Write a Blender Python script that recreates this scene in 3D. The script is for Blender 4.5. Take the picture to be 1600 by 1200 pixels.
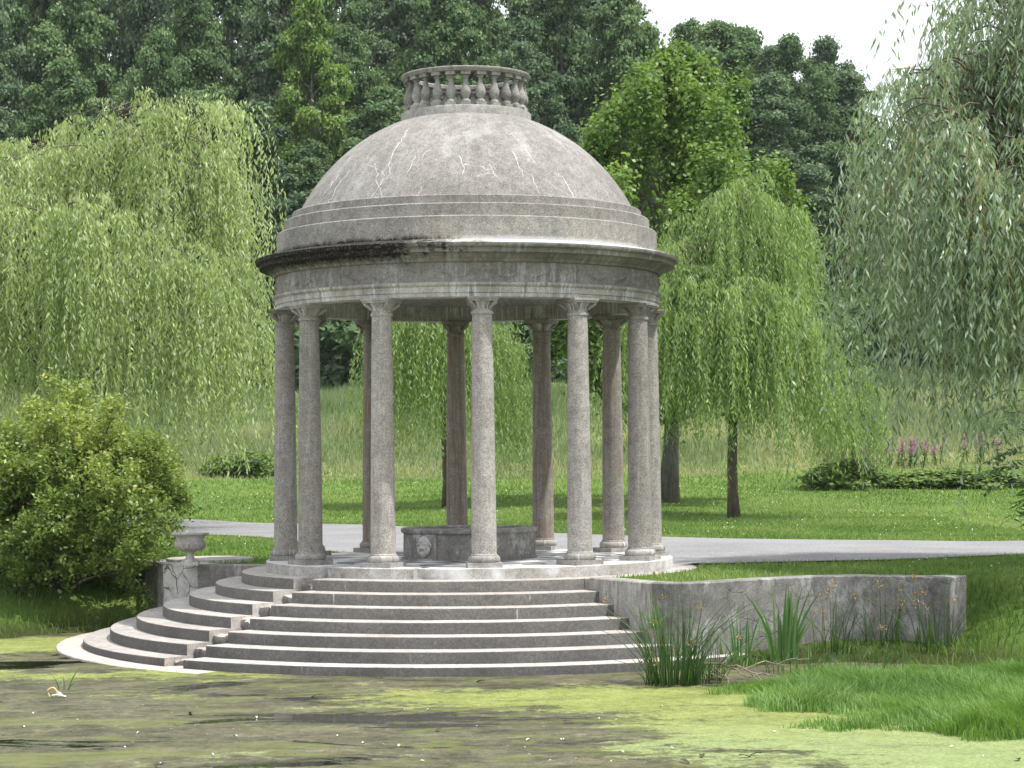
import bpy, math, random
import numpy as np
from mathutils import Matrix, Vector
sc = bpy.context.scene
for o in list(bpy.data.objects): bpy.data.objects.remove(o)
PI = math.pi
# ------------------------------------------------------------------ camera
FPX, CD, CZ, PITCH, ROLL, YAW = 3354.4, 29.4345, 1.41375, .0326, -.0086, -.0204   # solved from the twelve columns
def ray(px, py):
    u, v = px-800., py-600.
    c, s = math.cos(ROLL), math.sin(ROLL); u, v = c*u+s*v, -s*u+c*v
    x, y, z = u/FPX, 1., -v/FPX
    c, s = math.cos(PITCH), math.sin(PITCH); y, z = c*y-s*z, s*y+c*z
    c, s = math.cos(YAW), math.sin(YAW); x, y = c*x-s*y, s*x+c*y
    return np.array([x, y, z])
CAM = np.array([0, -CD, CZ])
def onz(px, py, z):
    d = ray(px, py); return CAM+d*((z-CZ)/d[2])
def ony(px, py, Y):
    d = ray(px, py); return CAM+d*((Y+CD)/d[1])
cd = bpy.data.cameras.new('camera'); cam = bpy.data.objects.new('camera', cd); sc.collection.objects.link(cam)
fw = Vector(ray(800, 600)).normalized(); rt = Vector(ray(801, 600)-ray(800, 600)).normalized(); up = rt.cross(fw)
cam.matrix_world = Matrix(((rt.x, up.x, -fw.x, CAM[0]), (rt.y, up.y, -fw.y, CAM[1]), (rt.z, up.z, -fw.z, CAM[2]), (0, 0, 0, 1)))
cd.sensor_width = 36; cd.lens = FPX/1600*36; cd.clip_end = 3000; cd.clip_start = .1
sc.camera = cam
# ------------------------------------------------------------------ light
SUN_EL, SUN_AZ = math.radians(66), math.radians(112)      # azimuth clockwise from +Y: high, from the right and a little in front
sd = Vector((math.sin(SUN_AZ)*math.cos(SUN_EL), math.cos(SUN_AZ)*math.cos(SUN_EL), math.sin(SUN_EL)))
sl = bpy.data.lights.new('sun', 'SUN'); sl.energy = 3.8; sl.angle = math.radians(1.0); sl.color = (1, .97, .92)
so = bpy.data.objects.new('sun', sl); sc.collection.objects.link(so); so.rotation_euler = sd.to_track_quat('Z', 'Y').to_euler(); so.location = (20, -10, 40)
w = bpy.data.worlds.new('World'); sc.world = w; w.use_nodes = True
wn = w.node_tree; bg = wn.nodes['Background']; bg.inputs['Strength'].default_value = .1
sky = wn.nodes.new('ShaderNodeTexSky'); sky.sky_type = 'NISHITA'; sky.sun_disc = False
sky.sun_elevation = SUN_EL; sky.sun_rotation = SUN_AZ; sky.dust_density = 2.5
tc = wn.nodes.new('ShaderNodeTexCoord'); cn = wn.nodes.new('ShaderNodeTexNoise'); cn.inputs['Scale'].default_value = 2.2; cn.inputs['Detail'].default_value = 6
mr = wn.nodes.new('ShaderNodeMapRange'); mr.inputs[1].default_value = .3; mr.inputs[2].default_value = .62; mr.inputs[3].default_value = .6; mr.inputs[4].default_value = .95
cm = wn.nodes.new('ShaderNodeMix'); cm.data_type = 'RGBA'; cm.inputs[7].default_value = (10.6, 10.9, 11.3, 1)   # thin bright cloud
wn.links.new(tc.outputs['Generated'], cn.inputs['Vector']); wn.links.new(cn.outputs[0], mr.inputs[0]); wn.links.new(mr.outputs[0], cm.inputs[0])
wn.links.new(sky.outputs[0], cm.inputs[6]); wn.links.new(cm.outputs[2], bg.inputs['Color'])
sc.view_settings.view_transform = 'Standard'; sc.view_settings.look = 'None'; sc.view_settings.exposure = .66; sc.view_settings.gamma = 1
sc.render.engine = 'CYCLES'
sc.cycles.max_bounces = 4; sc.cycles.diffuse_bounces = 3; sc.cycles.volume_bounces = 0; sc.cycles.glossy_bounces = 2; sc.cycles.transparent_max_bounces = 4

# ------------------------------------------------------------------ helpers
COL = sc.collection
def link(name, data, parent=None):
    o = bpy.data.objects.new(name, data); COL.objects.link(o)
    if parent is not None: o.parent = parent
    return o
def tag(o, label=None, cat=None, group=None, kind=None):
    if label: o['label'] = label
    if cat: o['category'] = cat
    if group: o['group'] = group
    if kind: o['kind'] = kind
    return o
def thing(name, loc, label, cat, group=None, rz=0):
    o = link(name, None); o.location = tuple(float(v) for v in loc); o.rotation_euler = (0, 0, rz); o.empty_display_size = .2
    return tag(o, label, cat, group)
def mesh_np(name, V, quads=None, tris=None, uv=None, tint=None, smooth=False):
    V = np.asarray(V, np.float32).reshape(-1, 3)
    q = np.zeros((0, 4), np.int32) if quads is None or len(quads) == 0 else np.asarray(quads, np.int32)
    t = np.zeros((0, 3), np.int32) if tris is None or len(tris) == 0 else np.asarray(tris, np.int32)
    m = bpy.data.meshes.new(name); m.vertices.add(len(V)); m.vertices.foreach_set('co', V.ravel())
    lp = np.concatenate([q.ravel(), t.ravel()]); m.loops.add(len(lp)); m.loops.foreach_set('vertex_index', lp)
    m.polygons.add(len(q)+len(t))
    st = np.concatenate([np.arange(len(q))*4, len(q)*4+np.arange(len(t))*3]).astype(np.int32)
    m.polygons.foreach_set('loop_start', st)
    if smooth: m.polygons.foreach_set('use_smooth', np.ones(len(q)+len(t), bool))
    m.update(calc_edges=True)
    if uv is not None:
        l = m.uv_layers.new(name='UVMap'); l.data.foreach_set('uv', np.asarray(uv, np.float32)[lp].ravel())
    if tint is not None:
        a = m.attributes.new('tint', 'FLOAT', 'POINT'); a.data.foreach_set('value', np.asarray(tint, np.float32))
    return m
class MB:
    def __init__(s): s.V = []; s.Q = []; s.T = []; s.n = 0; s.U = []
    def add(s, V, Q=None, T=None, U=None):
        V = np.asarray(V, float).reshape(-1, 3)
        if Q is not None and len(Q): s.Q.append(np.asarray(Q, int)+s.n)
        if T is not None and len(T): s.T.append(np.asarray(T, int)+s.n)
        s.V.append(V); s.U.append(np.zeros((len(V), 2)) if U is None else U); s.n += len(V)
    def box(s, c, d, rz=0):
        x, y, z = np.array(d)/2.; v = np.array([[a*x, b*y, e*z] for e in (-1, 1) for b in (-1, 1) for a in (-1, 1)])
        if rz: cc, ss = math.cos(rz), math.sin(rz); v = np.stack([v[:, 0]*cc-v[:, 1]*ss, v[:, 0]*ss+v[:, 1]*cc, v[:, 2]], 1)
        s.add(v+np.array(c), [(0, 2, 3, 1), (4, 5, 7, 6), (0, 1, 5, 4), (2, 6, 7, 3), (0, 4, 6, 2), (1, 3, 7, 5)])
    def tube(s, P, r, n=6, cap=True):
        P = np.asarray(P, float); k = len(P); r = np.broadcast_to(np.asarray(r, float), (k,))
        T = np.gradient(P, axis=0); T /= np.linalg.norm(T, axis=1, keepdims=True)+1e-9
        ref = np.array([0, 0, 1.]) if abs(T[:, 2]).mean() < .8 else np.array([1., 0, 0])
        A = np.cross(T, ref); A /= np.linalg.norm(A, axis=1, keepdims=True)+1e-9; B = np.cross(T, A)
        a = np.arange(n)*2*PI/n
        V = P[:, None]+r[:, None, None]*(A[:, None]*np.cos(a)[None, :, None]+B[:, None]*np.sin(a)[None, :, None])
        i = np.arange(k-1)[:, None]*n; j = np.arange(n)[None]; j2 = (j+1) % n
        Q = np.stack([i+j, i+n+j, i+n+j2, i+j2], -1).reshape(-1, 4)
        T3 = []
        V = V.reshape(-1, 3)
        if cap:
            V = np.vstack([V, P[0], P[-1]]); b = k*n
            T3 = [(b, j, (j+1) % n) for j in range(n)]+[(b+1, (k-1)*n+(j+1) % n, (k-1)*n+j) for j in range(n)]
        s.add(V, Q, T3)
    def lathe(s, prof, n=48, a0=0, a1=2*PI, wob=0, seed=0, center=(0, 0, 0), closed=False, caps=True):
        p = np.asarray(prof, float); k = len(p); full = abs(a1-a0-2*PI) < 1e-6
        m = n if full else n+1
        th = a0+(a1-a0)*np.arange(m)/n
        rr = np.repeat(p[None, :, 0], m, 0).copy(); zz = np.repeat(p[None, :, 1], m, 0).copy()
        if wob:
            g = np.random.default_rng(seed)
            w_ = np.cumsum(g.normal(0, 1, (m, 1)), 0); w_ -= np.linspace(0, 1, m)[:, None]*w_[-1]; w_ /= (np.abs(w_).max()+1e-9)
            rr += wob*(w_*.8+g.normal(0, .12, (m, 1))); zz += wob*.25*w_
        V = np.stack([rr*np.sin(th)[:, None], -rr*np.cos(th)[:, None], zz], -1).reshape(-1, 3)+np.array(center)
        L = np.concatenate([[0], np.cumsum(np.hypot(*np.diff(p, axis=0).T))])
        U = np.stack([np.repeat((th*p[:, 0].max())[:, None], k, 1), np.repeat(L[None], m, 0)], -1).reshape(-1, 2)
        Q = []; kk = k if closed else k-1
        for i in range(n):
            i2 = (i+1) % m
            for j in range(kk):
                j2 = (j+1) % k; Q.append((i*k+j, i2*k+j, i2*k+j2, i*k+j2))
        s.add(V, Q, None, U)
        if not full and caps:
            for i, fl in ((0, 0), (m-1, 1)):
                c = V.reshape(m, k, 3)[i]; ce = c.mean(0); vv = np.vstack([c, ce])
                s.add(vv, None, [((j, (j+1) % k, k) if fl else ((j+1) % k, j, k)) for j in range(k)])
    def mesh(s, name, smooth=False, uv=False, tint=None):
        return mesh_np(name, np.vstack(s.V), np.vstack(s.Q) if s.Q else None, np.vstack(s.T) if s.T else None, np.vstack(s.U) if uv else None, tint, smooth)
    def obj(s, name, mat, parent=None, smooth=False, uv=True, auto=None):
        m = s.mesh(name, smooth, uv)
        if auto is not None: sharpen(m, auto)
        m.materials.append(mat); return link(name, m, parent)
def sharpen(m, deg):
    m.polygons.foreach_set('use_smooth', np.ones(len(m.polygons), bool))
    m.set_sharp_from_angle(angle=math.radians(deg))
def catmull(P, per=10):
    P = np.asarray(P, float); Q = np.vstack([2*P[0]-P[1], P, 2*P[-1]-P[-2]]); out = []
    for i in range(1, len(Q)-2):
        t = np.linspace(0, 1, per, endpoint=False)[:, None]
        a, b, c, d = Q[i-1], Q[i], Q[i+1], Q[i+2]
        out.append(.5*(2*b+(c-a)*t+(2*a-5*b+4*c-d)*t*t+(3*b-a-3*c+d)*t**3))
    return np.vstack(out+[P[-1:]])
def vnoise(x, y, seed=0):
    """smooth value noise, vectorised"""
    x = np.asarray(x, float); y = np.asarray(y, float)
    xi = np.floor(x).astype(np.int64); yi = np.floor(y).astype(np.int64); fx = x-xi; fy = y-yi
    fx = fx*fx*(3-2*fx); fy = fy*fy*(3-2*fy)
    def hsh(a, b):
        v = np.sin(a*127.1+b*311.7+seed*74.7)*43758.5453; return v-np.floor(v)
    return (hsh(xi, yi)*(1-fx)+hsh(xi+1, yi)*fx)*(1-fy)+(hsh(xi, yi+1)*(1-fx)+hsh(xi+1, yi+1)*fx)*fy
def inpoly(x, y, P):
    P = np.asarray(P, float); r = np.zeros(np.shape(x), bool); n = len(P)
    for i in range(n):
        a, b = P[i], P[(i+1) % n]
        c = ((a[1] > y) != (b[1] > y)); xx = (b[0]-a[0])*(y-a[1])/((b[1]-a[1]) if b[1] != a[1] else 1e-9)+a[0]
        r ^= c & (x < xx)
    return r
def polydist(x, y, P, closed=True):
    P = np.asarray(P, float); d = np.full(np.shape(x), 1e9); n = len(P)
    for i in range(n if closed else n-1):
        a, b = P[i], P[(i+1) % n]; e = b-a; t = np.clip(((x-a[0])*e[0]+(y-a[1])*e[1])/(e@e), 0, 1)
        d = np.minimum(d, np.hypot(x-a[0]-t*e[0], y-a[1]-t*e[1]))
    return d

# ------------------------------------------------------------------ materials
class NT:
    def __init__(s, name):
        s.m = bpy.data.materials.new(name); s.m.use_nodes = True; s.t = s.m.node_tree; s.b = s.t.nodes['Principled BSDF']; s.o = s.t.nodes['Material Output']
    def n(s, typ, **kw):
        x = s.t.nodes.new('ShaderNode'+typ)
        for k, v in kw.items():
            if k.startswith('i_'): x.inputs[int(k[2:]) if k[2:].isdigit() else k[2:]].default_value = v
            else: setattr(x, k, v)
        return x
    def l(s, a, b): s.t.links.new(a, b)
    def coord(s, which='Object', scale=(1, 1, 1), loc=(0, 0, 0), src=None):
        mp = s.n('Mapping'); mp.inputs['Scale'].default_value = scale; mp.inputs['Location'].default_value = loc
        if src is None: src = s.n('TexCoord').outputs[which] if which != 'World' else s.n('NewGeometry').outputs['Position']
        s.l(src, mp.inputs[0]); return mp.outputs[0]
    def noise(s, vec, scale, detail=4, rough=.55, dist=0):
        x = s.n('TexNoise'); x.inputs['Scale'].default_value = scale; x.inputs['Detail'].default_value = detail; x.inputs['Roughness'].default_value = rough; x.inputs['Distortion'].default_value = dist
        s.l(vec, x.inputs['Vector']); return x.outputs['Fac']
    def ramp(s, fac, stops):
        x = s.n('ValToRGB'); e = x.color_ramp.elements
        while len(e) < len(stops): e.new(.5)
        for k, (p, c) in zip(e, stops):
            k.position = p; k.color = (c, c, c, 1) if isinstance(c, (int, float)) else (*c, 1)
        s.l(fac, x.inputs[0]); return x.outputs[0]
    def mix(s, fac, a, b, mode='MIX'):
        x = s.n('Mix', data_type='RGBA', blend_type=mode)
        for v, k in ((fac, 0), (a, 6), (b, 7)):
            if isinstance(v, (int, float)): x.inputs[k].default_value = v
            elif isinstance(v, tuple): x.inputs[k].default_value = (*v, 1)
            else: s.l(v, x.inputs[k])
        return x.outputs[2]
    def math(s, op, a, b=None, c=None, clamp=False):
        x = s.n('Math', operation=op, use_clamp=clamp)
        for v, k in ((a, 0), (b, 1), (c, 2)):
            if v is None: continue
            if isinstance(v, (int, float)): x.inputs[k].default_value = v
            else: s.l(v, x.inputs[k])
        return x.outputs[0]
    def bump(s, h, strength=.3, dist=.01):
        x = s.n('Bump'); x.inputs['Strength'].default_value = strength; x.inputs['Distance'].default_value = dist; s.l(h, x.inputs['Height']); s.l(x.outputs[0], s.b.inputs['Normal'])
    def col(s, c):
        if isinstance(c, tuple): s.b.inputs['Base Color'].default_value = (*c, 1)
        else: s.l(c, s.b.inputs['Base Color'])
    def rough(s, r):
        if isinstance(r, (int, float)): s.b.inputs['Roughness'].default_value = r
        else: s.l(r, s.b.inputs['Roughness'])

def stone(name, c0, c1, c2, speckle=.35, white=0., dark=0., brown=0., cracks=0., moss=False, streak=(5, .5), sc_=1., effl_v=None):
    """weathered cast stone: broad mottling, aggregate speckle, runs of lime (white), soot (dark), rust-brown"""
    c0, c1, c2 = [tuple(v*1.03 for v in c_) for c_ in (c0, c1, c2)]
    m = NT(name); P = m.coord('World'); big = m.noise(P, 1.1*sc_, 6, .6, .3)
    c = m.ramp(big, [(.28, c0), (.5, c1), (.72, c2)])
    mid = m.noise(P, 9*sc_, 5, .65)
    c = m.mix(.55, c, m.ramp(mid, [(.3, .3), (.7, .72)]), 'OVERLAY')
    sp = m.n('TexVoronoi', feature='F1'); sp.inputs['Scale'].default_value = 95; m.l(P, sp.inputs['Vector'])
    spk = m.n('SeparateColor'); m.l(sp.outputs['Color'], spk.inputs[0])
    c = m.mix(speckle, c, m.ramp(spk.outputs[0], [(0, .18), (.5, .5), (1, .82)]), 'OVERLAY')
    oi_ = m.n('ObjectInfo'); vr = m.math('MULTIPLY_ADD', oi_.outputs['Random'], .3, .85); cb_ = m.n('CombineColor'); [m.l(vr, cb_.inputs[q]) for q in range(3)]; c = m.mix(1., c, cb_.outputs[0], 'MULTIPLY')
    uvs = m.coord('UV', (streak[0], streak[1], 1)) if white or dark or brown else None
    obr = m.n('ObjectInfo').outputs['Random'] if uvs is not None else None
    def runs(off, lo, hi, extra=None):
        ad = m.n('VectorMath', operation='ADD'); m.l(uvs, ad.inputs[0]); cmb = m.n('CombineXYZ'); m.l(m.math('MULTIPLY', obr, 40+off), cmb.inputs[0]); cmb.inputs[1].default_value = off; m.l(cmb.outputs[0], ad.inputs[1])
        st = m.noise(ad.outputs[0], 2.4, 6, .72)
        brk = m.noise(P, 2.1, 4, .6)
        return m.ramp(m.math('MULTIPLY', m.math('ADD', st, -.0), m.math('ADD', brk, .5)), [(lo, 0.), (hi, 1.)])
    if dark: c = m.mix(m.math('MULTIPLY', runs(3.1, .52, .68), dark), c, (.055, .05, .046))
    if brown:
        at = m.n('Attribute', attribute_type='OBJECT', attribute_name='stain')
        c = m.mix(m.math('MULTIPLY', runs(8.7, .4, .62), m.math('MULTIPLY', at.outputs['Fac'], brown), clamp=True), c, (.2, .135, .085))
    if white: c = m.mix(m.math('MULTIPLY', runs(17.3, .53, .64), white), c, (.62, .63, .64))
    h = m.math('ADD', m.math('MULTIPLY', mid, .6), m.math('MULTIPLY', spk.outputs[0], .25))
    if cracks:
        wv = m.n('VectorMath', operation='ADD'); dn = m.n('TexNoise'); dn.inputs['Scale'].default_value = 4; m.l(P, dn.inputs['Vector'])
        s2 = m.n('VectorMath', operation='SCALE'); s2.inputs['Scale'].default_value = .25; m.l(dn.outputs['Color'], s2.inputs[0]); m.l(P, wv.inputs[0]); m.l(s2.outputs[0], wv.inputs[1])
        vo = m.n('TexVoronoi', feature='DISTANCE_TO_EDGE'); vo.inputs['Scale'].default_value = 3.2; m.l(wv.outputs[0], vo.inputs['Vector'])
        ck = m.ramp(vo.outputs[0], [(.012, 1.), (.03, 0.)])
        ck = m.math('MULTIPLY', ck, m.ramp(m.noise(P, 1.3, 2), [(.42, 0.), (.55, 1.)]))
        c = m.mix(m.math('MULTIPLY', ck, cracks), c, (.07, .065, .06)); h = m.math('SUBTRACT', h, m.math('MULTIPLY', ck, .8))
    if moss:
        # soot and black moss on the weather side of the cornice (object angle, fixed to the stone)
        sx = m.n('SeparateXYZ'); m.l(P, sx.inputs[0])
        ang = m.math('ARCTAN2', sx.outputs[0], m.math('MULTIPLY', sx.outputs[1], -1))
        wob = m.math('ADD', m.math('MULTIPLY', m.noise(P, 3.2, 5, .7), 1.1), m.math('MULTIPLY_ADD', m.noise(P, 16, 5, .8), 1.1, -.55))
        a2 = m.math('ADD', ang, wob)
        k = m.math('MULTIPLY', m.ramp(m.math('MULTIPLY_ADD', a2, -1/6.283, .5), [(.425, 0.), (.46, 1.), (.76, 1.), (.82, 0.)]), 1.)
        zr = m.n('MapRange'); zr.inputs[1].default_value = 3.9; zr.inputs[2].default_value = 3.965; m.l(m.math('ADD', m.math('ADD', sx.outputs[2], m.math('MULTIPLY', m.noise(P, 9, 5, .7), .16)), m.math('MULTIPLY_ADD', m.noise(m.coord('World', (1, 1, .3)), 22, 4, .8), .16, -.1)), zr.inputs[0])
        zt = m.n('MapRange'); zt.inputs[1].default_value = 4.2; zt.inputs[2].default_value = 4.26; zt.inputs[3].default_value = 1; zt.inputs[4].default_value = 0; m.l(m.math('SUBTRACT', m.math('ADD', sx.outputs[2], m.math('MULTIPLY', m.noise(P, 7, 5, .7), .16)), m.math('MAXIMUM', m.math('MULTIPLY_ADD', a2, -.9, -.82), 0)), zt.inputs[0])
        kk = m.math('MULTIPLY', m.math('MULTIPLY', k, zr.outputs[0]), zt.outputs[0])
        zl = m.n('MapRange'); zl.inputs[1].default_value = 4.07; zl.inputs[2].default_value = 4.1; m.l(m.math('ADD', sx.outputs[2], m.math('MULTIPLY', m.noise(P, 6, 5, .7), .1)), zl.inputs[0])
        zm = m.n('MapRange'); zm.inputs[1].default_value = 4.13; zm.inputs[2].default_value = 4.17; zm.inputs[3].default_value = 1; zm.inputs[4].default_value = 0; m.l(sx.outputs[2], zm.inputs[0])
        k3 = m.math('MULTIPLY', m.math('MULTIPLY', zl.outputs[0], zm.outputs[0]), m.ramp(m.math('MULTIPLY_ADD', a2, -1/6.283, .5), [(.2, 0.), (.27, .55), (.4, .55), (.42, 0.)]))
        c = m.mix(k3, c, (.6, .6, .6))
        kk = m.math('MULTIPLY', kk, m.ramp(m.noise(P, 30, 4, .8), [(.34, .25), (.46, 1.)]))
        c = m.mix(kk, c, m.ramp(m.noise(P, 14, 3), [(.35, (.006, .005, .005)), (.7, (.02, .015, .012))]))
    m.col(c); m.rough(.88); m.b.inputs['Specular IOR Level'].default_value = .25
    m.bump(h, .45, .012); return m.m
S_COL = stone('column_stone', (.23, .216, .2), (.275, .258, .24), (.32, .302, .28), .55, white=.16, dark=.12, brown=1., streak=(7, .35))
S_CAP = stone('capital_stone', (.2, .188, .175), (.27, .255, .24), (.36, .345, .33), .35, white=.7, dark=.6, brown=.6, streak=(12, .9))
S_ENT = stone('entablature_stone', (.2, .19, .18), (.285, .27, .255), (.38, .365, .35), .35, white=.7, dark=.55, streak=(7, .7))
S_FRZ = stone('frieze_stone', (.17, .16, .148), (.225, .212, .197), (.28, .266, .25), .4, white=.3, dark=.35, streak=(7, .9))
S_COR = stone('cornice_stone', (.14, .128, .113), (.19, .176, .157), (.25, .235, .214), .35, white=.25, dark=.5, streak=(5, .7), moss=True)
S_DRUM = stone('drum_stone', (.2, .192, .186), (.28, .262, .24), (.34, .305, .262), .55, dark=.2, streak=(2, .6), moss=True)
S_DOME = stone('dome_stone', (.19, .178, .166), (.235, .22, .205), (.285, .27, .253), .55, white=.15, dark=.12, streak=(1.2, .35))
S_BAL = stone('balustrade_stone', (.19, .182, .17), (.25, .24, .222), (.31, .3, .28), .4, dark=.4, streak=(5, 1))
S_STEP = stone('step_stone', (.27, .25, .232), (.335, .312, .29), (.4, .375, .352), .35)
S_PLAT = stone('platform_stone', (.33, .315, .3), (.46, .45, .44), (.6, .595, .59), .3, white=.8, streak=(3, 3))
S_WALL = stone('wall_stone', (.12, .115, .11), (.19, .182, .174), (.27, .26, .247), .4, white=.3, dark=.6, cracks=.45, streak=(2.2, .9))
S_PED = stone('stucco', (.26, .255, .25), (.34, .335, .325), (.42, .41, .4), .3, cracks=.9)
S_BASIN = stone('basin_stone', (.15, .142, .132), (.19, .18, .168), (.24, .228, .212), .4, white=.35, dark=.3, streak=(3, 2))
S_URN = stone('urn_stone', (.3, .288, .272), (.38, .365, .345), (.46, .445, .425), .35, dark=.45, streak=(8, 1))
S_CRK = stone('mortar', (.42, .41, .4), (.48, .47, .46), (.54, .53, .52), .2)
S_RSIDE = stone('rim_side_stone', (.2, .186, .17), (.27, .253, .235), (.36, .345, .33), .4, white=.6, streak=(6, 2))
S_RUB = stone('broken_concrete', (.22, .2, .18), (.33, .3, .265), (.44, .4, .36), .6)
# riser grime: algae-dark on the vertical faces below, real dirt that sits on the faces of the steps
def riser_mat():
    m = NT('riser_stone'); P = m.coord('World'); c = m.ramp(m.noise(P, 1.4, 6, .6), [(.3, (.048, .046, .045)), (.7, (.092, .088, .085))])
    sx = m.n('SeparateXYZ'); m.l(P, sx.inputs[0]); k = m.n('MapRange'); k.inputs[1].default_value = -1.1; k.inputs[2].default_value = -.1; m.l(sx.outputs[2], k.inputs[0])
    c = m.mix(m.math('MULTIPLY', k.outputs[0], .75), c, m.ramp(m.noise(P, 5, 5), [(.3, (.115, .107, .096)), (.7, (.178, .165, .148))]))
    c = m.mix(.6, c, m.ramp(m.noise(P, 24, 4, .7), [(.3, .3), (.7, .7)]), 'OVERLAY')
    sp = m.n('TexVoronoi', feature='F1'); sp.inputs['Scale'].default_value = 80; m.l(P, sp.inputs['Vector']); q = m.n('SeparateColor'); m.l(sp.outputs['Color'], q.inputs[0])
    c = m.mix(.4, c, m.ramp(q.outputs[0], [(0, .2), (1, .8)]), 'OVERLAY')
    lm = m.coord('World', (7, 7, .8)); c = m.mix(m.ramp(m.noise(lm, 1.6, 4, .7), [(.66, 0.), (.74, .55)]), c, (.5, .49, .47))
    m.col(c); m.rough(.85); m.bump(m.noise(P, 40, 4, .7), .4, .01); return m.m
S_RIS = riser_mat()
def tile_mat(name, a, b):
    m = NT(name); P = m.coord('World'); m.col(m.mix(.5, m.ramp(m.noise(P, 3, 6, .65), [(.3, a), (.7, b)]), m.ramp(m.noise(P, 22, 4), [(.3, .38), (.7, .62)]), 'OVERLAY')); m.rough(.6); return m.m
M_TW = tile_mat('pale_tile', (.42, .42, .42), (.6, .59, .575)); M_TG = tile_mat('grey_tile', (.12, .125, .135), (.2, .2, .205))

def leaf_mat(name, stops, trans=.35, rough=.5, spec=.3, backs=None):
    m = NT(name); at = m.n('Attribute', attribute_name='tint'); oi = m.n('ObjectInfo')
    f = m.math('ADD', at.outputs['Fac'], m.math('MULTIPLY_ADD', oi.outputs['Random'], .24, -.12), clamp=True)
    c = m.ramp(f, stops)
    if backs:
        g = m.n('NewGeometry'); c = m.mix(m.math('MULTIPLY', g.outputs['Backfacing'], .75), c, backs)
    m.col(c); m.rough(rough); m.b.inputs['Specular IOR Level'].default_value = spec
    tr = m.n('BsdfTranslucent'); m.l(m.mix(1, c, (1.25, 1.3, .75), 'MULTIPLY'), tr.inputs[0])
    mx = m.n('MixShader'); mx.inputs[0].default_value = trans; m.l(m.b.outputs[0], mx.inputs[1]); m.l(tr.outputs[0], mx.inputs[2]); m.l(mx.outputs[0], m.o.inputs[0])
    return m.m
L_WIL = leaf_mat('willow_leaf', [(0, (0.139, 0.2, 0.0598)), (.35, (0.267, 0.346, 0.113)), (.7, (0.383, 0.467, 0.193)), (1, (0.511, 0.582, 0.307))], .42, .5, .35, (0.324, 0.4, 0.24))
L_WIL2 = leaf_mat('green_willow_leaf', [(0, (0.114, 0.183, 0.047)), (.4, (0.217, 0.318, 0.0862)), (.75, (0.32, 0.428, 0.144)), (1, (0.435, 0.538, 0.222))], .42, .5, .35, (0.274, 0.368, 0.183))
L_SIL = leaf_mat('silver_willow_leaf', [(0, (0.0834, 0.144, 0.0708)), (.4, (0.166, 0.246, 0.123)), (.75, (0.244, 0.338, 0.193)), (1, (0.359, 0.455, 0.309))], .38, .38, .5, (0.347, 0.429, 0.335))
L_MAP = leaf_mat('maple_leaf', [(0, (0.0715, 0.125, 0.0304)), (.4, (0.138, 0.224, 0.0531)), (.8, (0.209, 0.312, 0.0835)), (1, (0.286, 0.396, 0.127))], .42, .45, .3)
L_FOR = leaf_mat('forest_leaf', [(0, (0.0578, 0.103, 0.052)), (.4, (0.105, 0.17, 0.078)), (.75, (0.158, 0.236, 0.107)), (1, (0.221, 0.31, 0.15))], .3, .65, .15)
L_FR2 = leaf_mat('oak_leaf', [(0, (0.055, 0.0943, 0.0575)), (.4, (0.0968, 0.152, 0.0851)), (.75, (0.143, 0.207, 0.12)), (1, (0.204, 0.276, 0.167))], .28, .6, .18)
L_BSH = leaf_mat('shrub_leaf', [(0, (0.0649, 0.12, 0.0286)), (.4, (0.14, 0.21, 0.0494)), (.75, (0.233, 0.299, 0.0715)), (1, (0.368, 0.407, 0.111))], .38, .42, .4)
L_LOW = leaf_mat('low_shrub_leaf', [(0, (.06, .11, .024)), (.5, (.12, .19, .042)), (1, (.2, .28, .07))], .3)
L_SUM = leaf_mat('sumac_leaf', [(0, (.035, .1, .03)), (.5, (.06, .15, .04)), (1, (.1, .2, .06))], .3)
G_LAWN = leaf_mat('lawn_grass', [(0, (0.0689, 0.133, 0.0252)), (.4, (0.11, 0.197, 0.0399)), (.75, (0.17, 0.26, 0.0651)), (1, (0.276, 0.318, 0.126))], .25, .6, .2)
G_MEAD = leaf_mat('meadow_grass', [(0, (0.116, 0.183, 0.0751)), (.4, (0.201, 0.257, 0.127)), (.75, (0.307, 0.333, 0.18)), (1, (0.444, 0.386, 0.231))], .25, .7, .2)
G_POND = leaf_mat('pond_grass', [(0, (0.0582, 0.133, 0.0242)), (.4, (0.112, 0.219, 0.0396)), (.75, (0.17, 0.296, 0.066)), (1, (0.26, 0.367, 0.143))], .35, .5, .3)
G_BANK = leaf_mat('bank_grass', [(0, (0.036, 0.0855, 0.014)), (.5, (0.08, 0.171, 0.025)), (.8, (0.128, 0.228, 0.045)), (1, (0.2, 0.218, 0.09))], .3, .6, .2)
G_REED = leaf_mat('reed', [(0, (.035, .09, .02)), (.5, (.06, .14, .03)), (1, (.13, .2, .05))], .2, .4, .4)
G_IRIS = leaf_mat('iris_leaf', [(0, (.05, .14, .03)), (.5, (.09, .2, .05)), (1, (.15, .25, .08))], .3, .4, .4)
G_DRY = leaf_mat('dry_stalk', [(0, (.12, .07, .03)), (.5, (.3, .2, .09)), (1, (.45, .34, .16))], .1, .8, .1)
F_PINK = leaf_mat('pink_flower', [(0, (.3, .14, .24)), (.5, (.42, .22, .36)), (1, (.5, .32, .45))], .3, .7, .1)
F_WHITE = leaf_mat('clover_flower', [(0, (.6, .62, .5)), (1, (.8, .8, .74))], .2, .7, .1)
def bark(name, a, b):
    m = NT(name); P = m.coord('Object', (1, 1, .25)); n_ = m.noise(P, 14, 6, .7, .5); m.col(m.ramp(n_, [(.35, a), (.68, b)])); m.rough(.9); m.bump(n_, .8, .03); return m.m
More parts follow.
